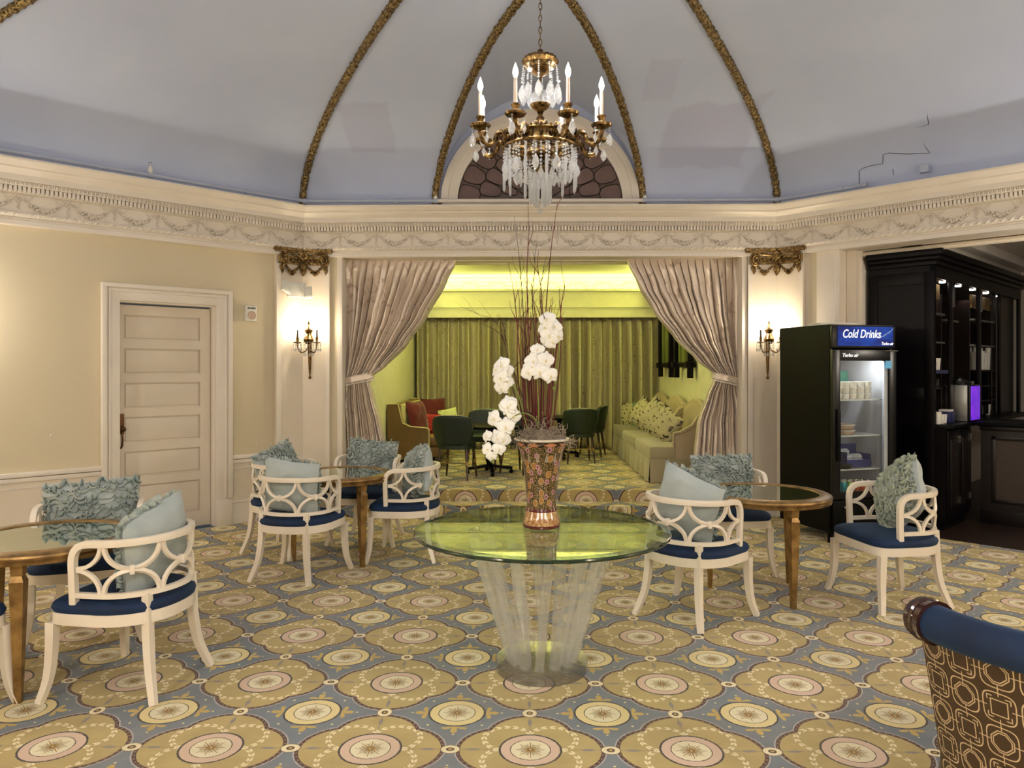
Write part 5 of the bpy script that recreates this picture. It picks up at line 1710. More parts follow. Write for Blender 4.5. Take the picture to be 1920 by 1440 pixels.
for x in (0.60, 1.60):
    bx_('shelf_standard', CHROME, x, x + 0.01, -0.012, 0.0, 2.22, 2.42)
# bar counter return, parallel to the opening
ct = thing('bar_counter', 'dark wooden bar counter with framed cloth-covered front panel at right edge', 'counter')
CM = Matrix.Translation((4.715, 7.865, 0)) @ Matrix.Rotation(R(-45), 4, 'Z')
def cx2(name, mat, *a, bev=0.0, par=None): return obox(CM, *a, bev=bev).build(name, mat, par or ct, smooth=bev > 0)
cx2('carcass', DARKW, 0.0, 2.6, 0.0, 0.62, 0.10, 1.0)
cx2('plinth', DARKW, 0.0, 2.6, -0.02, 0.5, 0.0, 0.14, bev=0.005)
cx2('counter_top', BLACK, -0.02, 2.65, -0.09, 0.70, 1.0, 1.04, bev=0.01)
cx2('cornice_strip', DARKW, 0.0, 2.6, -0.05, 0.0, 0.955, 1.0, bev=0.01)
for k in range(3):
    x0 = 0.10 + 0.82 * k
    cx2('frame_moulding', DARKW, x0, x0 + 0.04, -0.022, 0.0, 0.22, 0.90, bev=0.005)
    cx2('frame_moulding', DARKW, x0 + 0.72, x0 + 0.76, -0.022, 0.0, 0.22, 0.90, bev=0.005)
    cx2('frame_moulding', DARKW, x0, x0 + 0.76, -0.022, 0.0, 0.86, 0.90, bev=0.005)
    cx2('frame_moulding', DARKW, x0, x0 + 0.76, -0.022, 0.0, 0.22, 0.26, bev=0.005)
    cx2('front_panel', INSET, x0 + 0.04, x0 + 0.72, -0.008, 0.0, 0.26, 0.86)
# things on the bar
def bpos(x, y, z): return tuple(BM @ Vector((x, y, z)))
t = thing('drink_dispenser', 'steel-sided drink machine with a glowing purple front and domed black lid', 'machine')
obox(BM, 0.63, 0.93, -0.12, 0.12, 1.04, 1.415, bev=0.008).build('housing', STEEL, t)
m_ = pm('purple_front', (0.12, 0.02, 0.55, 1), 0.2, c2=(0.35, 0.05, 0.9, 1), nscale=10, amt=1, emit=0.5)
obox(BM, 0.62, 0.94, -0.15, -0.12, 1.04, 1.42, bev=0.01).build('front_panel', BLACKG, t)
obox(BM, 0.63, 0.93, -0.16, -0.148, 1.055, 1.405, bev=0.004).build('purple_panel', m_, t)
MB().lathe([(0.001, 1.40), (0.11, 1.40), (0.115, 1.42), (0.07, 1.45), (0.03, 1.465), (0.02, 1.48), (0.001, 1.485)], 20, bpos(0.78, 0.0, 0.015)).build('lid', BLACKG, t)
WG = pm('white_glazed', rgb(226, 222, 210), 0.3)
def cup(x, y, z, lab, grp, r=0.032, h=0.10, mat=None):
    o = MB().lathe([(0.001, 0), (r * 0.75, 0), (r, h), (r * 0.93, h), (r * 0.7, 0.004), (0.001, 0.004)], 14).build('glass', mat or WG)
    o.location = bpos(x, y, z); tag(o, lab, 'cup', grp)
ORD = ['first', 'second', 'third', 'fourth', 'fifth', 'sixth', 'seventh']
for i in range(6):
    for j in range(2):
        cup(1.68 + 0.12 * i, 0.10 + 0.08 * j, 1.572, '%s stack of white cups from the left, %s row, on the lit right bar shelf' % (ORD[i], ('front', 'back')[j]), 'cup stacks on the right bar shelf', 0.032, 0.20 + 0.02 * ((i * 3) % 4))
for i in range(4): cup(0.11 + 0.10 * i, 0.10, 1.572, '%s cream printed cup from the left on the lit left bar shelf' % ORD[i], 'cups on the left bar shelf', 0.036, 0.12, CARTM)
for i in range(5): cup(0.10 + 0.085 * i, 0.10, 1.397, '%s short glass from the left on the second left bar shelf' % ORD[i], 'short glasses on the second left bar shelf', 0.027, 0.085, CLEAR)
for i in range(3): cup(0.10 + 0.09 * i, 0.0, 1.037, '%s white cup from the left on the counter below the left bar shelves' % ORD[i], 'cups on the back bar counter', 0.034, 0.09 + 0.03 * (i == 0), WG)
for i in range(3): cup(1.70 + 0.28 * i, 0.12, 1.392, 'small white cup in the %s upper bar cubbyhole from the left' % ORD[i], 'small cups in the upper cubbyholes', 0.026, 0.05 + 0.02 * (i % 2))
for i in range(4): cup(1.70 + 0.19 * i, 0.10, 1.037, '%s tall glass from the left under the right bar shelves' % ORD[i], 'glasses under the right shelves', 0.035, 0.12, WG if i % 2 else CLEAR)
t = thing('napkin_caddy', 'dark blue napkin caddy on the counter under the left bar shelves', 'caddy')
obox(BM, 0.36, 0.50, -0.04, 0.08, 1.036, 1.15, bev=0.006).build('caddy_box', pm('caddy_blue', rgb(36, 40, 90), 0.4), t)
obox(BM, 0.37, 0.49, -0.03, 0.07, 1.12, 1.17).build('napkins', WG, t, smooth=False)


# ------------------------------------------------------------ white horseshoe-backed armchairs
HA, HB_, HY = 0.275, 0.245, -0.02
def _horse_table():
    pts = [(HA, 0.10)]
    for k in range(9): pts.append((HA, 0.10 - (0.10 - HY) * (k + 1) / 9))
    for k in range(1, 61):
        a = -PI * k / 60
        pts.append((HA * math.cos(a), HY + HB_ * math.sin(a)))
    for k in range(9): pts.append((-HA, HY + (0.10 - HY) * (k + 1) / 9))
    cum = [0]
    for a, b_ in zip(pts[:-1], pts[1:]): cum.append(cum[-1] + math.hypot(a[0] - b_[0], a[1] - b_[1]))
    return pts, cum
HP, HC = _horse_table()
HL = HC[-1] / 2
def horse(s, off=0.0):
    """s from -HL (right arm post) to HL, 0 at the middle of the back"""
    d = min(max(s + HL, 0), 2 * HL)
    for i in range(len(HC) - 1):
        if HC[i + 1] >= d: break
    t = (d - HC[i]) / max(1e-9, HC[i + 1] - HC[i])
    a, b_ = Vector(HP[i]), Vector(HP[i + 1])
    p = a.lerp(b_, t); q = (b_ - a).normalized()
    n = Vector((-q.y, q.x))
    return p - n * off
ZT, ZL = 0.752, 0.512
ZM, HH = (ZT + ZL) / 2, (ZT - ZL) / 2 - 0.008


def d_outline(k, n=56, inset=0.0):
    """D-shaped seat outline, straight front"""
    a = 2 * PI * k / n
    c, s_ = math.cos(a), math.sin(a)
    if s_ > 0:
        x = (0.295 - inset) * math.copysign(abs(c) ** 0.35, c); y = 0.0 + (0.275 - inset) * abs(s_) ** 0.35
    else:
        x = (0.295 - inset) * math.copysign(abs(c) ** 0.88, c); y = (0.275 - inset) * -abs(s_) ** 0.95
    return x, y


def make_armchair():
    t = thing('white_armchair', '', 'chair', (0, 0, 0), 0, 'white open-lattice armchairs with navy seats')
    # top rail with turned-down arms
    path = [(HA * 0.985, 0.115, 0.43), (HA * 0.99, 0.120, 0.55), (HA, 0.122, 0.66), (HA, 0.120, 0.690), (HA, 0.110, 0.718), (HA, 0.090, 0.740), (HA, 0.062, ZT - 0.001)]
    rail = []
    for k in range(41):
        s = -HL + 0.065 + (2 * HL - 0.13) * k / 40
        p = horse(s); rail.append((p.x, p.y, ZT + 0.012 * math.cos(s / HL * PI / 2)))
    path = [Vector(p) for p in path] + [Vector(p) for p in rail] + [Vector((-p[0], p[1], p[2])) for p in reversed(path)]
    # own orientation: width direction horizontal & outward
    m = MB()
    n = len(path); sec = [(-0.015, -0.0165), (0.015, -0.0165), (0.018, 0), (0.015, 0.0165), (-0.015, 0.0165), (-0.018, 0)]
    V_ = []
    for i in range(n):
        a, b_ = path[max(0, i - 1)], path[min(n - 1, i + 1)]
        tt = (b_ - a).normalized()
        p = path[i]
        out = Vector((p.x, p.y - HY if p.y < HY else 0, 0)).normalized()
        out = (out - tt * out.dot(tt)).normalized()
        up = out.cross(tt)
        for (u, v) in sec: V_.append(p + out * u + up * v)
    Fs = []
    for i in range(n - 1):
        for k in range(6): Fs.append((i * 6 + k, i * 6 + (k + 1) % 6, (i + 1) * 6 + (k + 1) % 6, (i + 1) * 6 + k))
    Fs += [tuple(range(6)), tuple((n - 1) * 6 + k for k in range(6))]
    m.add(V_, Fs); m.build('top_rail', WHITEW, t, angle=50, fix=True)
    def P3(s, z, off=0.0):
        p = horse(s, off); return Vector((p.x, p.y, z))
    MB().rect([P3(-HL + 2 * HL * k / 44, ZL) for k in range(45)], 0.026, 0.024).build('lower_rail', WHITEW, t, fix=True)
    # lattice
    S_ = HL / 4
    lat = MB()
    for k in range(4):
        s0 = (-3 + 2 * k) * S_
        for dr_ in (-1, 1):
            kn_ = s0 + dr_ * S_
            for up in (-1, 1):
                pts = []
                for j in range(11):
                    ph = PI / 2 * j / 10
                    s = kn_ - dr_ * (S_ - 0.009) * math.cos(ph)
                    z = ZM + up * HH - up * (HH - 0.004) * math.sin(ph)
                    pts.append(P3(s, z))
                lat.rect(pts, 0.017, 0.022, up=None) if False else lat.sweep(pts, [(-0.009, -0.009), (0.009, -0.009), (0.009, 0.009), (-0.009, 0.009)])
    for s in (-2 * S_, 0, 2 * S_):
        c = P3(s, ZM); a = horse(s + 0.01); b_ = horse(s - 0.01)
        lat.box(c, (0.022, 0.032, 0.044), Matrix.Rotation(math.atan2(a.y - b_.y, a.x - b_.x), 3, 'Z'), 0.004)
    lat.build('lattice', WHITEW, t, fix=True)
    # apron and seat
    n = 56
    ap = MB()
    for r_in, z in ((0.0, 0.37), (0.0, 0.425), (0.03, 0.425), (0.03, 0.37)):
        ap.v += [Vector((*d_outline(k, n, r_in), z)) for k in range(n)]
    for j in range(4):
        for k in range(n): ap.f.append((j * n + k, j * n + (k + 1) % n, ((j + 1) % 4) * n + (k + 1) % n, ((j + 1) % 4) * n + k))
    ap.build('seat_frame', WHITEW, t, fix=True)
    cu = MB()
    lv = [(0.008, 0.395), (0.004, 0.425), (-0.004, 0.445), (0.004, 0.465), (0.025, 0.477), (0.07, 0.486), (0.14, 0.492), (0.24, 0.495)]
    for ins, z in lv: cu.v += [Vector((*d_outline(k, n, ins), z)) for k in range(n)]
    for j in range(len(lv) - 1):
        for k in range(n): cu.f.append((j * n + k, j * n + (k + 1) % n, (j + 1) * n + (k + 1) % n, (j + 1) * n + k))
    cu.f.append(tuple((len(lv) - 1) * n + k for k in range(n))); cu.f.append(tuple(range(n - 1, -1, -1)))
    cu.build('seat', NAVY, t, angle=60, fix=True)
    # legs
    for s in (-1, 1):
        fl_ = [(s * 0.262, 0.24, 0.375), (s * 0.263, 0.245, 0.22), (s * 0.278, 0.252, 0.10), (s * 0.308, 0.272, 0.0)]
        P = [Vector(p) for p in fl_]
        MB().rect(sub(P, 5), 0.040, 0.040, up=(0, 1, 0), scales=[1.15 - 0.40 * k / 15 for k in range(16)]).build('leg', WHITEW, t, fix=True)
        p = horse(-s * 0.20)
        bl_ = [(p.x, p.y, ZL), (p.x, p.y - 0.004, 0.40), (p.x + s * 0.002, p.y - 0.008, 0.30), (p.x + s * 0.018, p.y - 0.028, 0.15), (p.x + s * 0.060, p.y - 0.075, 0.0)]
        P = sub([Vector(p) for p in bl_], 5)
        MB().rect(P, 0.038, 0.036, up=(0, 1, 0), scales=[0.95 + 0.2 * math.sin(PI * k / 20) - 0.15 * k / 20 for k in range(len(P))]).build('leg', WHITEW, t, fix=True)
    return t


def sub(P, n):
    """Catmull-Rom refine"""
    out = []
    for i in range(len(P) - 1):
        p0 = P[max(0, i - 1)]; p1, p2 = P[i], P[i + 1]; p3 = P[min(len(P) - 1, i + 2)]
        for k in range(n):
            t = k / n
            out.append(0.5 * ((2 * p1) + (p2 - p0) * t + (2 * p0 - 5 * p1 + 4 * p2 - p3) * t * t + (3 * p1 - p0 - 3 * p2 + p3) * t ** 3))
    out.append(P[-1])
    return out


chair0 = make_armchair()


def ruffle_mesh(wd, ht, th, seed, mat):
    """rows of gathered ribbon standing on the front face (+y)"""
    rd = random.Random(seed)
    m = MB()
    NRow = 13
    for r in range(NRow):
        v0 = (r + 0.5) / NRow
        o1 = rd.uniform(0, 99)
        n = 150
        bot, top, mid = [], [], []
        for k in range(n + 1):
            u = k / n
            ph = k * 0.46 + 7 * noise.noise(Vector((u * 6, o1, 0)))
            a = (u * 2 - 1) * 0.97 + 0.034 * math.sin(ph * 1.0 + 1.3)
            b_ = (v0 * 2 - 1) * 0.96 + 0.075 * math.sin(ph) + 0.13 * noise.noise(Vector((u * 7, o1, 3)))
            a = max(-1, min(1, a)); b_ = max(-1, min(1, b_))
            e = max(0, (1 - abs(a) ** 2.6) * (1 - abs(b_) ** 2.6))
            y = th / 2 * e ** 0.45
            kk = 1 - 0.07 * (1 - abs(a * b_)) * (abs(a) ** 4 + abs(b_) ** 4)
            base = Vector((a * wd / 2 * kk, y - 0.006, b_ * ht / 2 * kk))
            out = Vector((a * 0.9 * abs(a) ** 2, 0.8, b_ * 0.9 * abs(b_) ** 2)).normalized()
            h = (0.028 + 0.008 * noise.noise(Vector((u * 14, o1, 7)))) * (0.62 + 0.38 * min(1, e * 3))
            lean = Vector((0.007 * math.sin(ph + o1), 0, 0.012 * math.cos(ph * 0.5 + o1) + 0.004))
            bot.append(base); mid.append(base + out * h * 0.6 + lean * 0.3); top.append(base + out * h + lean)
        w_ = n + 1
        m.add(bot + mid + top, [(j * w_ + i, j * w_ + i + 1, (j + 1) * w_ + i + 1, (j + 1) * w_ + i) for j in range(2) for i in range(n)])
    return m


def ruffle_pillow(label, M, wd=0.48, ht=0.42, th=0.15, seed=1, ruff=None, flip=False):
    ruff = ruff or RUFF
    t = thing('ruffled_pillow', label, 'pillow', (0, 0, 0), 0, 'pale blue pillows with a ruffled face on the white armchairs')
    t.matrix_world = M
    cushion_mesh(wd, ht, th, BLUEP, seed).build('cover', BLUEP, t, angle=75, fix=True)
    r_ = ruffle_mesh(wd, ht, th, seed, ruff).build('ruffles', ruff, t, angle=80)
    sd = r_.modifiers.new('t', 'SOLIDIFY'); sd.thickness = 0.0025
    return t


CH = [
    # x, y, facing angle (0 = facing +y), label, pillow (yaw off, tilt, roll, dx, z, dims, seed, label, mat)
    (-1.97, 3.81, R(82), 'white armchair at the front right of the left-hand gold table, back to us', (0, 8, -14, 0.02, 0.69, (0.46, 0.42), 1, 'plain pale blue back of the pillow in the nearest left armchair', RUFF)),
    (-2.60, 4.52, R(180 + 22), 'white armchair behind the left-hand gold table, near the door', (0, 10, 3, 0.0, 0.70, (0.54, 0.40), 2, 'wide blue-green ruffled pillow behind the left-hand gold table', RUFF)),
    (-2.78, 3.42, R(-22), 'white armchair cut off by the left edge of the frame', None),
    (-1.72, 5.79, R(-14), 'white armchair at the left rear table with its curved back to us', (0, 8, 6, 0.0, 0.69, (0.46, 0.42), 3, 'pale blue pillow with a rear seam in the armchair turned away, left rear table', RUFF)),
    (-2.06, 6.57, R(-110), 'white armchair at the far left of the left rear table, beside the panelled wall', (-10, 8, 16, 0.0, 0.70, (0.44, 0.42), 4, 'ruffled pillow tilted in the leftmost armchair of the left rear table', RUFF)),
    (-1.42, 6.98, R(180 - 6), 'white armchair on the far side of the left rear table, facing us', (0, 8, -4, 0.0, 0.71, (0.48, 0.42), 5, 'ruffled pillow upright in the armchair facing us beyond the left rear table', RUFF)),
    (-0.98, 6.40, R(87), 'white armchair at the right of the left rear table, side on', (30, 10, 22, 0.0, 0.70, (0.42, 0.42), 6, 'ruffled pillow seen edge on in the side-on armchair left of the glass table', RUFF)),
    (1.09, 4.90, R(-46), 'white armchair right of the glass table with its curved back to us', (0, 9, 20, 0.0, 0.71, (0.45, 0.44), 7, 'plain pale blue pillow peaked up in the armchair right of the glass table', RUFF)),
    (1.61, 6.03, R(-177), 'white armchair beyond the right-hand gold table, in front of the tied curtain', (0, 6, 1, 0.0, 0.70, (0.50, 0.38), 8, 'rectangular blue-green ruffled pillow beyond the right-hand gold table', RUFF)),
    (2.51, 5.22, R(100), 'white armchair in front of the drinks cooler and bar', (-8, 14, 38, 0.02, 0.71, (0.46, 0.44), 9, 'sage ruffled pillow peaked up in the armchair before the bar', RUFG)),
]
for i, (x, y, a, lab, pl_) in enumerate(CH):
    c = chair0 if i == 0 else copy_tree(chair0)
    c.location = (x, y, 0); c.rotation_euler = (0, 0, a); c['label'] = lab
    if pl_:
        yaw, tilt, roll, dx, z, (wd, ht), seed, pl_lab, mt = pl_
        M = (Matrix.Translation((x, y, 0)) @ Matrix.Rotation(a, 4, 'Z') @ Matrix.Translation((dx, -0.10 if seed != 7 else -0.045, z)) @ Matrix.Rotation(R(yaw), 4, 'Z')
             @ Matrix.Rotation(R(tilt), 4, 'X') @ Matrix.Rotation(R(roll), 4, 'Y'))
        ruffle_pillow(pl_lab, M, wd, ht, 0.17, seed, mt)


# ------------------------------------------------------------ gold tables
def gold_table(x, y, rz, label):
    t = thing('gold_table', label, 'table', (x, y, 0), rz, 'round gold-framed tables with mirrored tops')
    r = 0.450; z = 0.715
    MB().lathe([(r - 0.085, z - 0.004), (r - 0.080, z + 0.003), (r - 0.02, z + 0.002), (r, z - 0.008), (r + 0.004, z - 0.018), (r - 0.012, z - 0.026), (r - 0.010, z - 0.030),
                (r, z - 0.038), (r - 0.004, z - 0.052), (r - 0.03, z - 0.058), (r - 0.085, z - 0.058)], 72).build('rim', GOLDW, t)
    MB().lathe([(0.001, z - 0.003), (r - 0.082, z - 0.003), (r - 0.082, z - 0.012), (0.001, z - 0.012)], 72).build('mirror_top', MIRR, t)
    MB().lathe([(0.001, z - 0.04), (r - 0.08, z - 0.04), (r - 0.08, z - 0.055), (0.001, z - 0.055)], 40).build('underside', GOLDW, t, smooth=False)
    for k in range(3):
        a = R(-77) + k * 2 * PI / 3
        cx_, cy_ = 0.365 * math.cos(a), 0.365 * math.sin(a)
        l = MB().rect([(cx_, cy_, z - 0.055), (cx_, cy_, z - 0.11), (cx_, cy_, z - 0.112), (cx_, cy_, z - 0.14), (cx_, cy_, 0)], 0.062, 0.062, up=(math.cos(a), math.sin(a), 0),
                      scales=[(0.9, 0.9), (0.82, 0.82), (0.66, 0.66), (1.0, 1.0), (0.48, 0.48)])
        l.build('leg', GOLDW, t, smooth=False, fix=True)
    return t


gold_table(-2.47, 3.91, R(0), 'round gold table with mirrored top at the left edge of the frame')
gold_table(-1.53, 6.30, R(30), 'round gold table with mirrored top at the left rear, four armchairs round it')
gold_table(1.70, 5.37, R(0), 'round gold table with mirrored top at the right, in front of the drinks cooler')

# ------------------------------------------------------------ glass table
GT = thing('glass_table', 'large round green-tinted glass table on a clear acrylic base', 'table', (0.10, 4.0, 0))
GR, GZ = 0.672, 0.745
MB().lathe([(0.001, GZ), (GR - 0.0425, GZ), (GR - 0.0424, GZ), (GR - 0.042, GZ - 0.0001), (GR - 0.008, GZ - 0.006), (GR - 0.008, GZ - 0.022), (0.001, GZ - 0.022)], 128).build('glass_top', GLASST, GT, fix=True)
MB().lathe([(GR - 0.0075, GZ - 0.006), (GR - 0.002, GZ - 0.008), (GR, GZ - 0.015), (GR - 0.003, GZ - 0.023), (GR - 0.0075, GZ - 0.0225)], 128).build('bevelled_edge', GLASSE, GT, label='dark green glass edge')
MB().lathe([(0.001, 0.062), (0.2355, 0.062), (0.236, 0.062), (0.240, 0.060), (0.243, 0.057), (0.243, 0.0565), (0.243, 0.0055), (0.243, 0.005), (0.240, 0.001), (0.2355, 0.0), (0.235, 0.0), (0.001, 0.0)], 96).build('base_disc', ACRYL, GT, fix=True)
NB = 14
for k in range(NB):
    a = 2 * PI * (k + 0.3) / NB
    b_ = a + R(10)
    p0, p1 = Vector((0.165 * math.cos(a), 0.165 * math.sin(a), 0.062)), Vector((0.375 * math.cos(b_), 0.375 * math.sin(b_), GZ - 0.02))
    MB().rect([p0, p1], 0.046, 0.046, up=(math.cos(a), math.sin(a), 0)).build('acrylic_bar', ACRYL, GT, smooth=False, fix=True)

# ------------------------------------------------------------ vase and flowers
VX, VY = 0.10, 4.02
vs = thing('flared_vase', 'tall flared porcelain vase painted with flowers on the glass table', 'vase', (VX, VY, GZ + 0.001))
prof = [(0.085, 0.035), (0.092, 0.075), (0.086, 0.095), (0.079, 0.105), (0.080, 0.14), (0.086, 0.22), (0.098, 0.32), (0.116, 0.40), (0.141, 0.458)]
vz = lambda z: z * 1.0
MB().lathe([(0.078, 0.10), (0.079, 0.14), (0.085, 0.22), (0.097, 0.32), (0.115, 0.40), (0.140, 0.458)], 64).build('vase_body', VASEM, vs)
MB().lathe([(0.137, 0.46), (0.140, 0.456), (0.147, 0.460), (0.148, 0.466), (0.140, 0.470), (0.133, 0.466), (0.110, 0.40), (0.001, 0.395)], 64).build('rim', CERW, vs)
MB().lathe([(0.001, 0.0), (0.094, 0.0), (0.099, 0.004), (0.100, 0.012), (0.094, 0.016)], 48).build('foot_ring', CERR, vs)
MB().lathe([(0.096, 0.016), (0.098, 0.026), (0.090, 0.055), (0.080, 0.088)], 48).build('foot_band', CERT, vs)
MB().lathe([(0.081, 0.086), (0.085, 0.092), (0.081, 0.104), (0.078, 0.104)], 48).build('collar', CERR, vs)
# moss
ms = MB(); rd = random.Random(11)
for k in range(260):
    a, r = rd.uniform(0, 2 * PI), 0.145 * math.sqrt(rd.random())
    p = Vector((r * math.cos(a), r * math.sin(a), 0.44 + 0.11 * (1 - (r / 0.15) ** 2) * rd.uniform(0.5, 1.05)))
    d = Vector((rd.uniform(-1, 1), rd.uniform(-1, 1), rd.uniform(-.6, .9))).normalized() * 0.012
    pts = [p]
    for j in range(7):
        d = (d + Vector((rd.uniform(-1, 1), rd.uniform(-1, 1), rd.uniform(-1, 1))) * 0.012).normalized() * 0.013
        pts.append(pts[-1] + d)
    ms.tube(pts, 0.0017, 3)
ms.ball((0, 0, 0.40), 0.115, 14, 8, (1, 1, 1.05))
o = ms.build('moss', MOSS); o.location = (VX, VY, GZ)
tag(o, 'tangled grey-brown moss filling the mouth of the painted vase', 'moss', kind='stuff')
ZV = GZ + 0.44


def vpx(px, py, dy=0.0):
    p = at(px, py, VY + dy); return p


def twig(pts, r, mat, label, grp):
    P = sub([Vector(p) for p in pts], 6)
    n = len(P)
    m = MB().tube(P, r, 5, radii=[1.0 - 0.75 * k / (n - 1) for k in range(n)])
    rd = random.Random(int(P[-1].x * 1e4) % 9973)
    for q in range(3 if mat is TWIGD else 1):      # side shoots
        i = rd.randrange(n // 2, n - 2); p = P[i].copy(); d = (P[i + 1] - P[i]).normalized(); sd = Vector((rd.choice((-1, 1)) * 0.7, rd.uniform(-.3, .3), 0)); br = [p.copy()]
        for j in range(7):
            d = (d + sd * 0.22 * (1 if j < 3 else -0.6) + Vector((rd.uniform(-.2, .2), 0, rd.uniform(-.1, .1)))).normalized(); p = p + d * 0.022; br.append(p.copy())
        m.tube(br, r * 0.5, 4, radii=[1 - 0.1 * j for j in range(8)])
    o = m.build('twig', mat)
    tag(o, label, 'twig', grp)
    return o


TW = [  # base px, then upper px,py control points (red straight canes and dark whips)
    ([(1000, 780), (992, 640), (988, 520), (991, 440), (990, 382)], TWIG, 'tallest red cane in the vase, reaching the cornice at left'),
    ([(1018, 780), (1022, 620), (1030, 500), (1038, 430), (1045, 382)], TWIG, 'tallest dark cane leaning right, reaching the cornice'),
    ([(990, 780), (985, 650), (978, 540), (972, 470), (964, 406)], TWIGD, 'tall cane leaning left of the vase centre line'),
    ([(985, 790), (976, 680), (968, 590), (962, 540), (953, 492)], TWIG, None), ([(1030, 790), (1040, 680), (1050, 600), (1054, 560), (1060, 536)], TWIG, None),
    ([(1036, 790), (1048, 700), (1052, 620), (1050, 570), (1048, 536)], TWIG, None), ([(1005, 790), (1003, 650), (998, 560), (1003, 500), (999, 470)], TWIGD, None),
    ([(1010, 790), (1011, 660), (1016, 560), (1008, 500), (1010, 470)], TWIG, None), ([(996, 790), (994, 700), (985, 620), (990, 560), (982, 520)], TWIG, None),
    ([(1014, 790), (1016, 690), (1020, 610), (1012, 560), (1020, 500), (1026, 478)], TWIGD, None), ([(980, 795), (972, 720), (970, 640), (974, 570), (967, 528)], TWIG, None),
    ([(1022, 790), (1030, 700), (1034, 630), (1030, 590), (1034, 560)], TWIG, None), ([(988, 790), (982, 720), (980, 640), (976, 600), (980, 545)], TWIG, None),
    ([(1002, 790), (1000, 700), (1004, 600), (996, 540), (1004, 520)], TWIG, None), ([(1008, 790), (1006, 720), (1012, 640), (1018, 600), (1013, 556)], TWIG, None),
    ([(978, 795), (968, 720), (955, 680), (945, 640), (932, 620)], TWIGD, None), ([(984, 795), (964, 740), (954, 700), (952, 650), (946, 630)], TWIGD, None),
]
for i in range(13):
    rd = random.Random(100 + i)
    b_ = 990 + rd.uniform(-18, 46); tp = b_ + rd.uniform(-10, 22)
    TW.append(([(b_, 795), (b_ + rd.uniform(-3, 5), 720), (b_ + (tp - b_) * .6, 660 - rd.uniform(0, 20)), (tp, 600 - rd.uniform(-30, 60))], TWIG, None))
g_ = 'thin red and brown canes standing in the vase'
for i, (pp, mt, lab) in enumerate(TW):
    rd = random.Random(i)
    dy0, dy1 = rd.uniform(-0.03, 0.04), rd.uniform(-0.10, 0.14)
    pts = [vpx(px, py, dy0 + (dy1 - dy0) * k / (len(pp) - 1)) for k, (px, py) in enumerate(pp)]
    pts[0] = Vector((VX + (pts[0].x - VX) * 0.75, pts[0].y, ZV - 0.03))
    twig(pts, 0.0042 if mt is TWIG else 0.0032, mt, lab or ('thin red cane among the shorter ones in the vase' if mt is TWIG else 'thin dark whip among the shorter ones in the vase'), g_)
twig([vpx(1000, 790), vpx(985, 760, .02), vpx(965, 700, .03), vpx(963, 690, .02), vpx(985, 672, .0), vpx(1005, 680, -.04), vpx(999, 705, -.05), vpx(988, 735, -.05)], 0.003, TWIGD, 'dark curled vine looping round the central orchids', None)
twig([vpx(975, 790), vpx(945, 640, .06), vpx(925, 600, .08), vpx(898, 590, .1), vpx(873, 577, .12)], 0.0018, TWIGD, 'thin dark whip reaching far left toward the olive curtain', None)


def orchid_flower(parent, c, nrm, s, roll, rd, side=False):
    """five petals and a lip facing nrm"""
    nrm = Vector(nrm).normalized(); x, y = frame(nrm)
    q = math.cos(roll), math.sin(roll)
    x, y = x * q[0] + y * q[1], y * q[0] - x * q[1]
    m = MB()
    def petal(ang, L, W, cup_):
        dx, dy = math.cos(ang), math.sin(ang)
        def g(u, v):
            t = v; w_ = W * math.sin(PI * min(1, t ** 0.72)) ** 0.6 * (u * 2 - 1) + 0
            l = L * t
            a_, b_ = dx * l - dy * w_, dy * l + dx * w_
            h = cup_ * (t * t) - 0.25 * (u * 2 - 1) ** 2 * W * t + rd.uniform(-1, 1) * 0.002
            return c + x * a_ + y * b_ + nrm * h
        m.grid(g, 6, 9)
    for k, (L, W) in enumerate(((1.0, 0.36), (0.98, 0.62), (0.92, 0.33), (0.92, 0.33), (0.98, 0.62))):
        ang = PI / 2 + (0, R(72), R(144), R(216), R(288))[k]
        petal(ang, L * s, W * s, (-0.10 if k in (1, 4) else -0.2) * s)
    o = m.build('flower', PETAL, parent, angle=80)
    sd = o.modifiers.new('t', 'SOLIDIFY'); sd.thickness = 0.0015
    lp = MB().ball(tuple(c + nrm * s * 0.12 - y * s * 0.12), s * 0.10, 8, 5)
    lp.tube([c + nrm * s * 0.1, c + nrm * s * 0.24 - y * s * 0.2, c + nrm * s * 0.16 - y * s * 0.34], s * 0.05, 6)
    lp.build('lip', LIPY, o)
    return o


def spray(label, stem_px, flowers, buds=()):
    t = thing('orchid_spray', label, 'flower', (0, 0, 0), 0, 'white orchid sprays in the painted vase')
    P = [vpx(px, py, dy) for px, py, dy in stem_px]
    P[0].z = min(P[0].z, ZV + 0.0) if P[0].z > ZV else P[0].z
    MB().tube(sub(P, 7), 0.0035, 6).build('stem', STEMG, t)
    for i, (px, py, dy, n, s, roll) in enumerate(flowers):
        orchid_flower(t, vpx(px, py, dy), n, s, R(roll), random.Random(i + px))
    for (px, py, r) in buds:
        MB().ball(tuple(vpx(px, py, -0.09)), r, 8, 6, (1, 1, 1.25)).build('bud', STEMG, t)
    return t


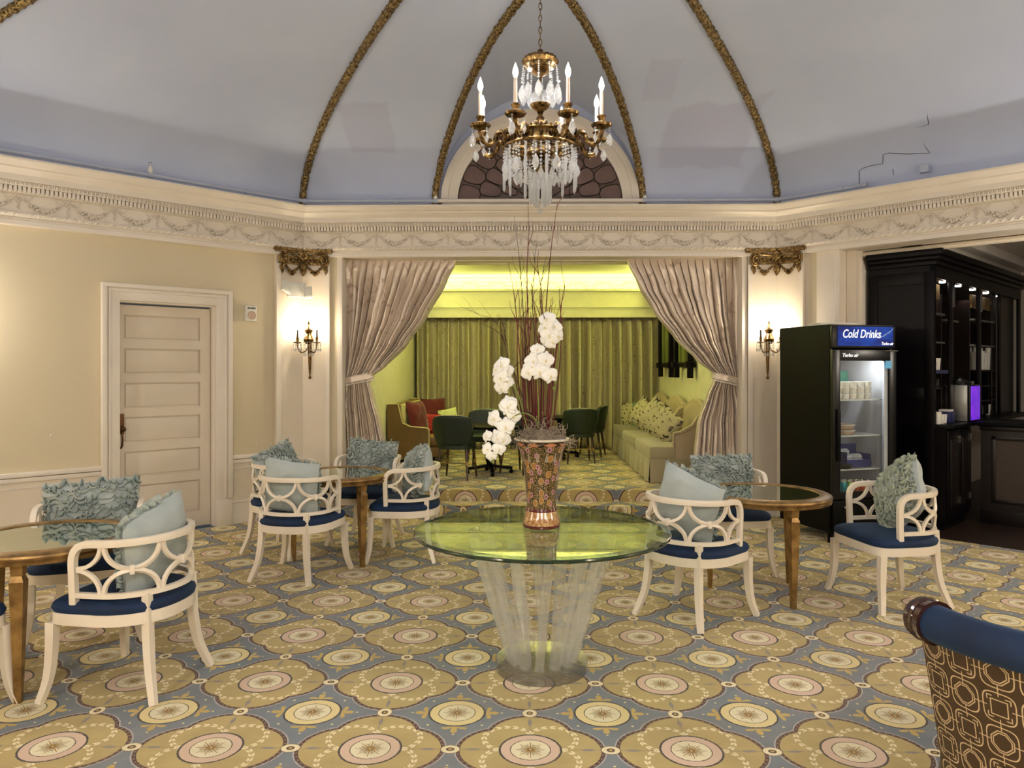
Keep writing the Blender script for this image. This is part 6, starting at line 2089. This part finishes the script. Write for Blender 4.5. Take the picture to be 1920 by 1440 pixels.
FS = 0.043
spray('white orchid spray arching down to the left over the vase side',
      [(1012, 815, 0), (1006, 790, -.03), (985, 775, -.06), (965, 780, -.09), (948, 795, -.10), (938, 815, -.10), (932, 850, -.10), (922, 868, -.1)],
      [(952, 762, -.10, (-.2, -1, .25), .052, 10), (964, 780, -.09, (.5, -1, 0), .048, -20), (925, 785, -.11, (-.7, -1, 0), .048, 50), (948, 800, -.12, (.1, -1, .1), .052, 0),
       (933, 820, -.12, (-.3, -1, 0), .046, 30), (945, 824, -.12, (.4, -1, -.1), .046, -30), (912, 818, -.11, (-.8, -.8, .2), .036, 20), (913, 842, -.11, (-.5, -1, 0), .036, 60), (936, 842, -.12, (.3, -1, 0), .040, -10), (922, 856, -.11, (0, -1, -.3), .032, 20)],
      [(911, 857, .008), (921, 864, .007), (927, 851, .010)])
spray('white orchid spray standing at the left, clustered flowers',
      [(998, 812, 0), (985, 790, -.03), (972, 740, -.05), (960, 720, -.06), (955, 700, -.06), (948, 680, -.05)],
      [(940, 684, -.08, (-.6, -1, .3), .05, 20), (930, 693, -.07, (-1, -.7, .2), .046, 60), (950, 695, -.08, (.3, -1, .2), .046, 0), (938, 708, -.09, (-.5, -1, 0), .05, 40), (951, 715, -.08, (.4, -1, 0), .044, -30), (940, 728, -.08, (-.3, -1, -.3), .044, 10), (955, 757, -.09, (.2, -1, .3), .05, 15)])
spray('white orchid spray in the middle with three open faces toward us',
      [(1008, 812, 0), (1010, 770, -.04), (1008, 730, -.06), (1007, 690, -.07), (1010, 660, -.07)],
      [(1008, 655, -.08, (0, -1, .5), .042, 0), (1000, 677, -.09, (-.2, -1, .1), .052, 15), (1024, 675, -.10, (.25, -1, .1), .050, -10), (990, 697, -.10, (-.5, -1, 0), .050, 40), (1012, 697, -.11, (0, -1, 0), .052, 0), (1032, 704, -.11, (.3, -1, 0), .048, 20), (996, 688, -.1, (-.2, -1, .2), .046, 70)],
      [(1039, 728, .009), (1041, 716, .007)])
spray('white orchid spray at the upper right of the bouquet',
      [(1028, 812, .0), (1036, 770, .0), (1042, 710, -.01), (1048, 660, -.03), (1045, 620, -.05), (1035, 600, -.05)],
      [(1025, 598, -.07, (-.4, -1, .4), .050, 10), (1022, 614, -.07, (-.6, -1, .1), .050, 40), (1040, 612, -.07, (.3, -1, .3), .048, -20), (1030, 628, -.08, (0, -1, 0), .052, 0), (1046, 630, -.07, (.6, -1, 0), .044, 30), (1035, 641, -.08, (.1, -1, -.3), .044, 60), (1024, 638, -.07, (-.5, -1, -.1), .040, 0)])


# ------------------------------------------------------------ chandelier
ch = thing('chandelier', 'gilt bronze chandelier of eight candle arms hung with crystal drops', 'chandelier', (CX, CY, 0))
# chain of oval links up to the dome
z = 3.40; k = 0
while z < 4.60:
    pts = []
    for j in range(12):
        a = 2 * PI * j / 12
        u_, v_ = 0.0085 * math.cos(a), 0.021 * math.sin(a)
        pts.append((u_, 0, z + v_) if k % 2 else (0, u_, z + v_))
    MB().tube(pts, 0.0026, 5, closed=True).build('chain_link', BRASS, ch)
    z += 0.034; k += 1
MB().lathe([(0.001, 4.66), (0.05, 4.66), (0.055, 4.64), (0.02, 4.61), (0.001, 4.59)], 20).build('ceiling_rose', BRASS, ch)
MB().lathe([(0.001, 3.395), (0.015, 3.39), (0.02, 3.37), (0.012, 3.355), (0.05, 3.352), (0.092, 3.345), (0.102, 3.325), (0.094, 3.305), (0.085, 3.30), (0.075, 3.285), (0.045, 3.275), (0.05, 3.262), (0.035, 3.25), (0.012, 3.235), (0.001, 3.235)], 40, lobes=16, lamp_=0.05).build('crown_canopy', BRASS, ch)
MB().tube([(0, 0, 3.24), (0, 0, 3.05)], 0.009, 10).build('rod', BRASS, ch)
gb = MB().ball((0, 0, 3.105), 0.062, 20, 12)
gb.build('cut_glass_ball', CRYST, ch, smooth=False)
MB().lathe([(0.001, 3.045), (0.03, 3.05), (0.055, 3.075), (0.058, 3.08), (0.05, 3.06), (0.02, 3.04), (0.012, 3.02), (0.024, 3.005), (0.032, 2.985), (0.034, 2.965), (0.022, 2.925), (0.018, 2.90), (0.028, 2.885), (0.02, 2.80), (0.001, 2.80)], 20).build('stem', BRASS, ch)
# crown ring with scalloped edge
rg_ = MB().lathe([(0.198, 2.825), (0.208, 2.825), (0.212, 2.835), (0.206, 2.845), (0.206, 2.885), (0.214, 2.895), (0.212, 2.902), (0.200, 2.902), (0.198, 2.89)], 64)
rd = random.Random(4)
for k in range(48):
    a = 2 * PI * k / 48
    rg_.ball((0.210 * math.cos(a), 0.210 * math.sin(a), 2.908 + 0.004 * (k % 2)), 0.009, 6, 4, (1, 1, 1.4))
    rg_.ball((0.212 * math.cos(a), 0.212 * math.sin(a), 2.822), 0.007, 5, 3)
for k in range(24):
    a = 2 * PI * k / 24
    rg_.ball((0.209 * math.cos(a), 0.209 * math.sin(a), 2.865), 0.011, 6, 4, (1, 1, 1.6))
rg_.build('ring', BRASS, ch)
for k in range(8):
    a = 2 * PI * k / 8 + R(22.5)
    c, s_ = math.cos(a), math.sin(a)
    MB().tube([(c * 0.02, s_ * 0.02, 2.86), (c * 0.10, s_ * 0.10, 2.845), (c * 0.2, s_ * 0.2, 2.86)], 0.006, 6).build('spoke', BRASS, ch)
MB().lathe([(0.001, 2.76), (0.05, 2.765), (0.085, 2.79), (0.09, 2.80), (0.075, 2.83), (0.03, 2.85), (0.001, 2.85)], 24).build('bowl', BRASS, ch)
MB().lathe([(0.001, 2.68), (0.02, 2.69), (0.045, 2.71), (0.05, 2.72), (0.03, 2.75), (0.001, 2.76)], 20).build('bowl', BRASS, ch)
RARM = 0.36
drop_me = MB().octa((0, 0, -0.030), 0.013, 0.030).octa((0, 0, 0.008), 0.007, 0.009).octa((0, 0, 0.024), 0.0075, 0.008).mesh('crystal_drop', CRYST, smooth=False)
bigd = MB().lathe([(0.001, -0.075), (0.012, -0.062), (0.019, -0.045), (0.014, -0.022), (0.001, 0.0)], 6)
bigd.octa((0, 0, 0.012), 0.007); bigd.octa((0, 0, 0.028), 0.007)
bigd_me = bigd.mesh('crystal_pendant', CRYST, smooth=False)
prism_me = MB().lathe([(0.001, -0.165), (0.0085, -0.150), (0.0085, -0.01), (0.001, 0.0)], 6).octa((0, 0, 0.012), 0.010).octa((0, 0, 0.030), 0.009).mesh('crystal_prism', CRYST, smooth=False)
for k in range(8):
    a = R(22.5 + 45 * k); c, s_ = math.cos(a), math.sin(a)
    def pr_(r, z, off=0.0): return Vector((c * r - s_ * off, s_ * r + c * off, z))
    P = sub([pr_(0.205, 2.865), pr_(0.235, 2.895), pr_(0.262, 2.880), pr_(0.275, 2.845), pr_(0.305, 2.820), pr_(0.345, 2.835), pr_(RARM, 2.875), pr_(RARM, 2.90)], 4)
    n = len(P)
    am = MB().tube(P, 0.0125, 8, radii=[1 + 0.35 * math.sin(j * 1.3) * 0.5 for j in range(n)])
    rd = random.Random(k)
    for j in range(4, n - 3, 2): am.ball(tuple(P[j] + Vector((0, 0, 0.008))), 0.011, 6, 4)
    for q in (0, 1): am.tube([pr_(0.225, 2.86, 0.02 * (q * 2 - 1)), pr_(0.245, 2.89, 0.025 * (q * 2 - 1)), pr_(0.27, 2.885, 0.015 * (q * 2 - 1)), pr_(0.262, 2.86, 0)], 0.005, 5)
    ao = am.build('arm', BRASS, ch)
    MB().lathe([(0.001, 2.898), (0.018, 2.898), (0.052, 2.910), (0.056, 2.922), (0.048, 2.928), (0.02, 2.920), (0.013, 2.930), (0.018, 2.955), (0.025, 2.964), (0.023, 2.970), (0.001, 2.970)], 24, pr_(RARM, 0), lobes=12, lamp_=0.05).build('candle_cup', BRASS, ao)
    cd = MB().lathe([(0.0105, 2.966), (0.0100, 3.104), (0.001, 3.105)], 12, pr_(RARM, 0)).build('candle', CANDLE, ao)
    MB().lathe([(0.006, 3.104), (0.008, 3.108), (0.0155, 3.130), (0.014, 3.148), (0.006, 3.172), (0.001, 3.186)], 14, pr_(RARM, 0)).build('bulb', BULB, ao)
    for j in range(3):
        b2 = 2 * PI * j / 3 + a
        p = pr_(RARM, 2.872) + Vector((0.046 * math.cos(b2), 0.046 * math.sin(b2), 0.0))
        inst('crystal_pendant' if j == 0 else 'crystal_drop', bigd_me if j == 0 else drop_me, ch, p)
for k in range(10):
    a = 2 * PI * k / 10 + 0.2
    p = Vector((0.098 * math.cos(a), 0.098 * math.sin(a), 3.205))
    st_ = MB()
    for j in range(7): st_.octa((p.x * (1 + 0.012 * j), p.y * (1 + 0.012 * j), 3.29 - j * 0.013), 0.0065)
    st_.build('bead_string', CRYST, ch, smooth=False)
    inst('crystal_pendant', bigd_me, ch, p * 1.08 - Vector((0, 0, 0.27)) * 0 - Vector((0, 0, p.z * 0.08)) + Vector((0, 0, -0.02)), (0, 0, a), (1.25, 1.25, 1.3))
for k in range(22):
    a = 2 * PI * k / 22
    zt = 2.835 if k % 2 else 2.84
    st_ = MB()
    for j in range(3): st_.octa((0.205 * math.cos(a), 0.205 * math.sin(a), 2.818 - j * 0.017), 0.0095, 0.009)
    st_.build('bead_string', CRYST, ch, smooth=False)
    inst('crystal_prism' if k % 2 else 'crystal_pendant', prism_me if k % 2 else bigd_me, ch, (0.205 * math.cos(a), 0.205 * math.sin(a), 2.75), (0, 0, a), (1, 1, 1) if k % 2 else (1.15, 1.15, 1.2))
# basket of bead strings from the ring to the lower hoop
for k in range(28):
    a = 2 * PI * k / 28
    st_ = MB()
    for j in range(13):
        t = j / 12
        r = 0.19 * math.cos(t * PI / 2) ** 0.8 + 0.06 * t
        zz = 2.815 - 0.165 * math.sin(t * PI / 2) ** 1.1
        st_.octa((r * math.cos(a), r * math.sin(a), zz), 0.0085)
    st_.build('bead_string', CRYST, ch, smooth=False)
for k in range(14):
    a = 2 * PI * k / 14
    inst('crystal_prism', prism_me, ch, (0.058 * math.cos(a), 0.058 * math.sin(a), 2.655), (0, 0, a), (1.0, 1.0, 0.85))
for k in range(6):
    a = 2 * PI * k / 6
    inst('crystal_prism', prism_me, ch, (0.025 * math.cos(a), 0.025 * math.sin(a), 2.64), (0, 0, a), (1.0, 1.0, 0.9))
MB().ball((0, 0, 2.475), 0.014, 8, 5).build('finial', CRYST, ch, smooth=False)
for k in range(14):
    a = 2 * PI * (k + .5) / 14
    inst('crystal_drop', drop_me, ch, (0.14 * math.cos(a), 0.14 * math.sin(a), 2.70), (0, 0, a), (1.2, 1.2, 1.2))

# ------------------------------------------------------------ foreground barrel chair (bottom right)
fc = thing('barrel_chair', 'barrel chair with navy velvet roll and brown geometric print back at bottom right', 'chair', (1.84, 2.46, 0))
A0, A1 = R(190), R(352)
RT, ZR, AS = 0.585, 0.80, R(181)
def shell(u, v):
    a = AS + (A1 - AS) * u
    r = 0.47 + (RT - 0.02 - 0.47) * v ** 1.1
    return Vector((r * math.cos(a), r * math.sin(a), 0.14 + (ZR - 0.05 - 0.14) * v))
NU, NV = 64, 20
m = MB().grid(shell, NU, NV)
uvt = [((i / NU) * (A1 - A0) * 0.56, j / NV * 0.62) for j in range(NV + 1) for i in range(NU + 1)]
o = m.build('back_shell', GEOM, fc, angle=80, uvf=lambda co, i: uvt[i] if i < len(uvt) else (0, 0))
m = MB().grid(lambda u, v: shell(0.06 + 0.94 * u, v) * 1.0 - Vector((math.cos(A0 + (A1 - A0) * u), math.sin(A0 + (A1 - A0) * u), 0)) * 0.09, NU, 8)
m.build('inner_back', NAVY, fc, angle=80)
MB().tube([Vector((RT * math.cos(A0 + (A1 - A0) * k / 48), RT * math.sin(A0 + (A1 - A0) * k / 48), ZR)) for k in range(49)], 0.057, 18).build('top_roll', NAVY, fc)
for a, s in ((A0, -1), (A1, 1)):
    t_ = Vector((-math.sin(a), math.cos(a), 0)) * s
    c = Vector((RT * math.cos(a), RT * math.sin(a), ZR))
    e_ = MB().tube([c - t_ * 0.02, c + t_ * 0.015, c + t_ * 0.02, c + t_ * 0.035, c + t_ * 0.045, c + t_ * 0.06, c + t_ * 0.066], 0.066, 18, radii=[1.04, 0.96, 1.05, .92, .98, .84, .4])
    e_.build('scroll_end', SCROLLW, fc, label='dark glossy wooden scroll end')
    if s < 0: continue
    pst = [c + Vector((0, 0, -0.05)), Vector((0.53 * math.cos(a), 0.53 * math.sin(a), 0.45)), Vector((0.47 * math.cos(a), 0.47 * math.sin(a), 0.14))]
    MB().rect(sub(pst, 4), 0.05, 0.09, up=(math.cos(a), math.sin(a), 0)).build('arm_front', DARKW, fc)
st = MB().lathe([(0.001, 0.46), (0.36, 0.46), (0.40, 0.44), (0.41, 0.41), (0.41, 0.30), (0.001, 0.30)], 48); st.build('seat_cushion', NAVY, fc)
MB().lathe([(0.001, 0.30), (0.43, 0.30), (0.44, 0.14), (0.001, 0.14)], 48).build('seat_base', GEOM, fc)
for k in range(4):
    a = PI / 4 + k * PI / 2
    MB().tube([(0.36 * math.cos(a), 0.36 * math.sin(a), 0.15), (0.40 * math.cos(a), 0.40 * math.sin(a), 0)], 0.025, 10, radii=[1, .65]).build('leg', DARKW, fc)
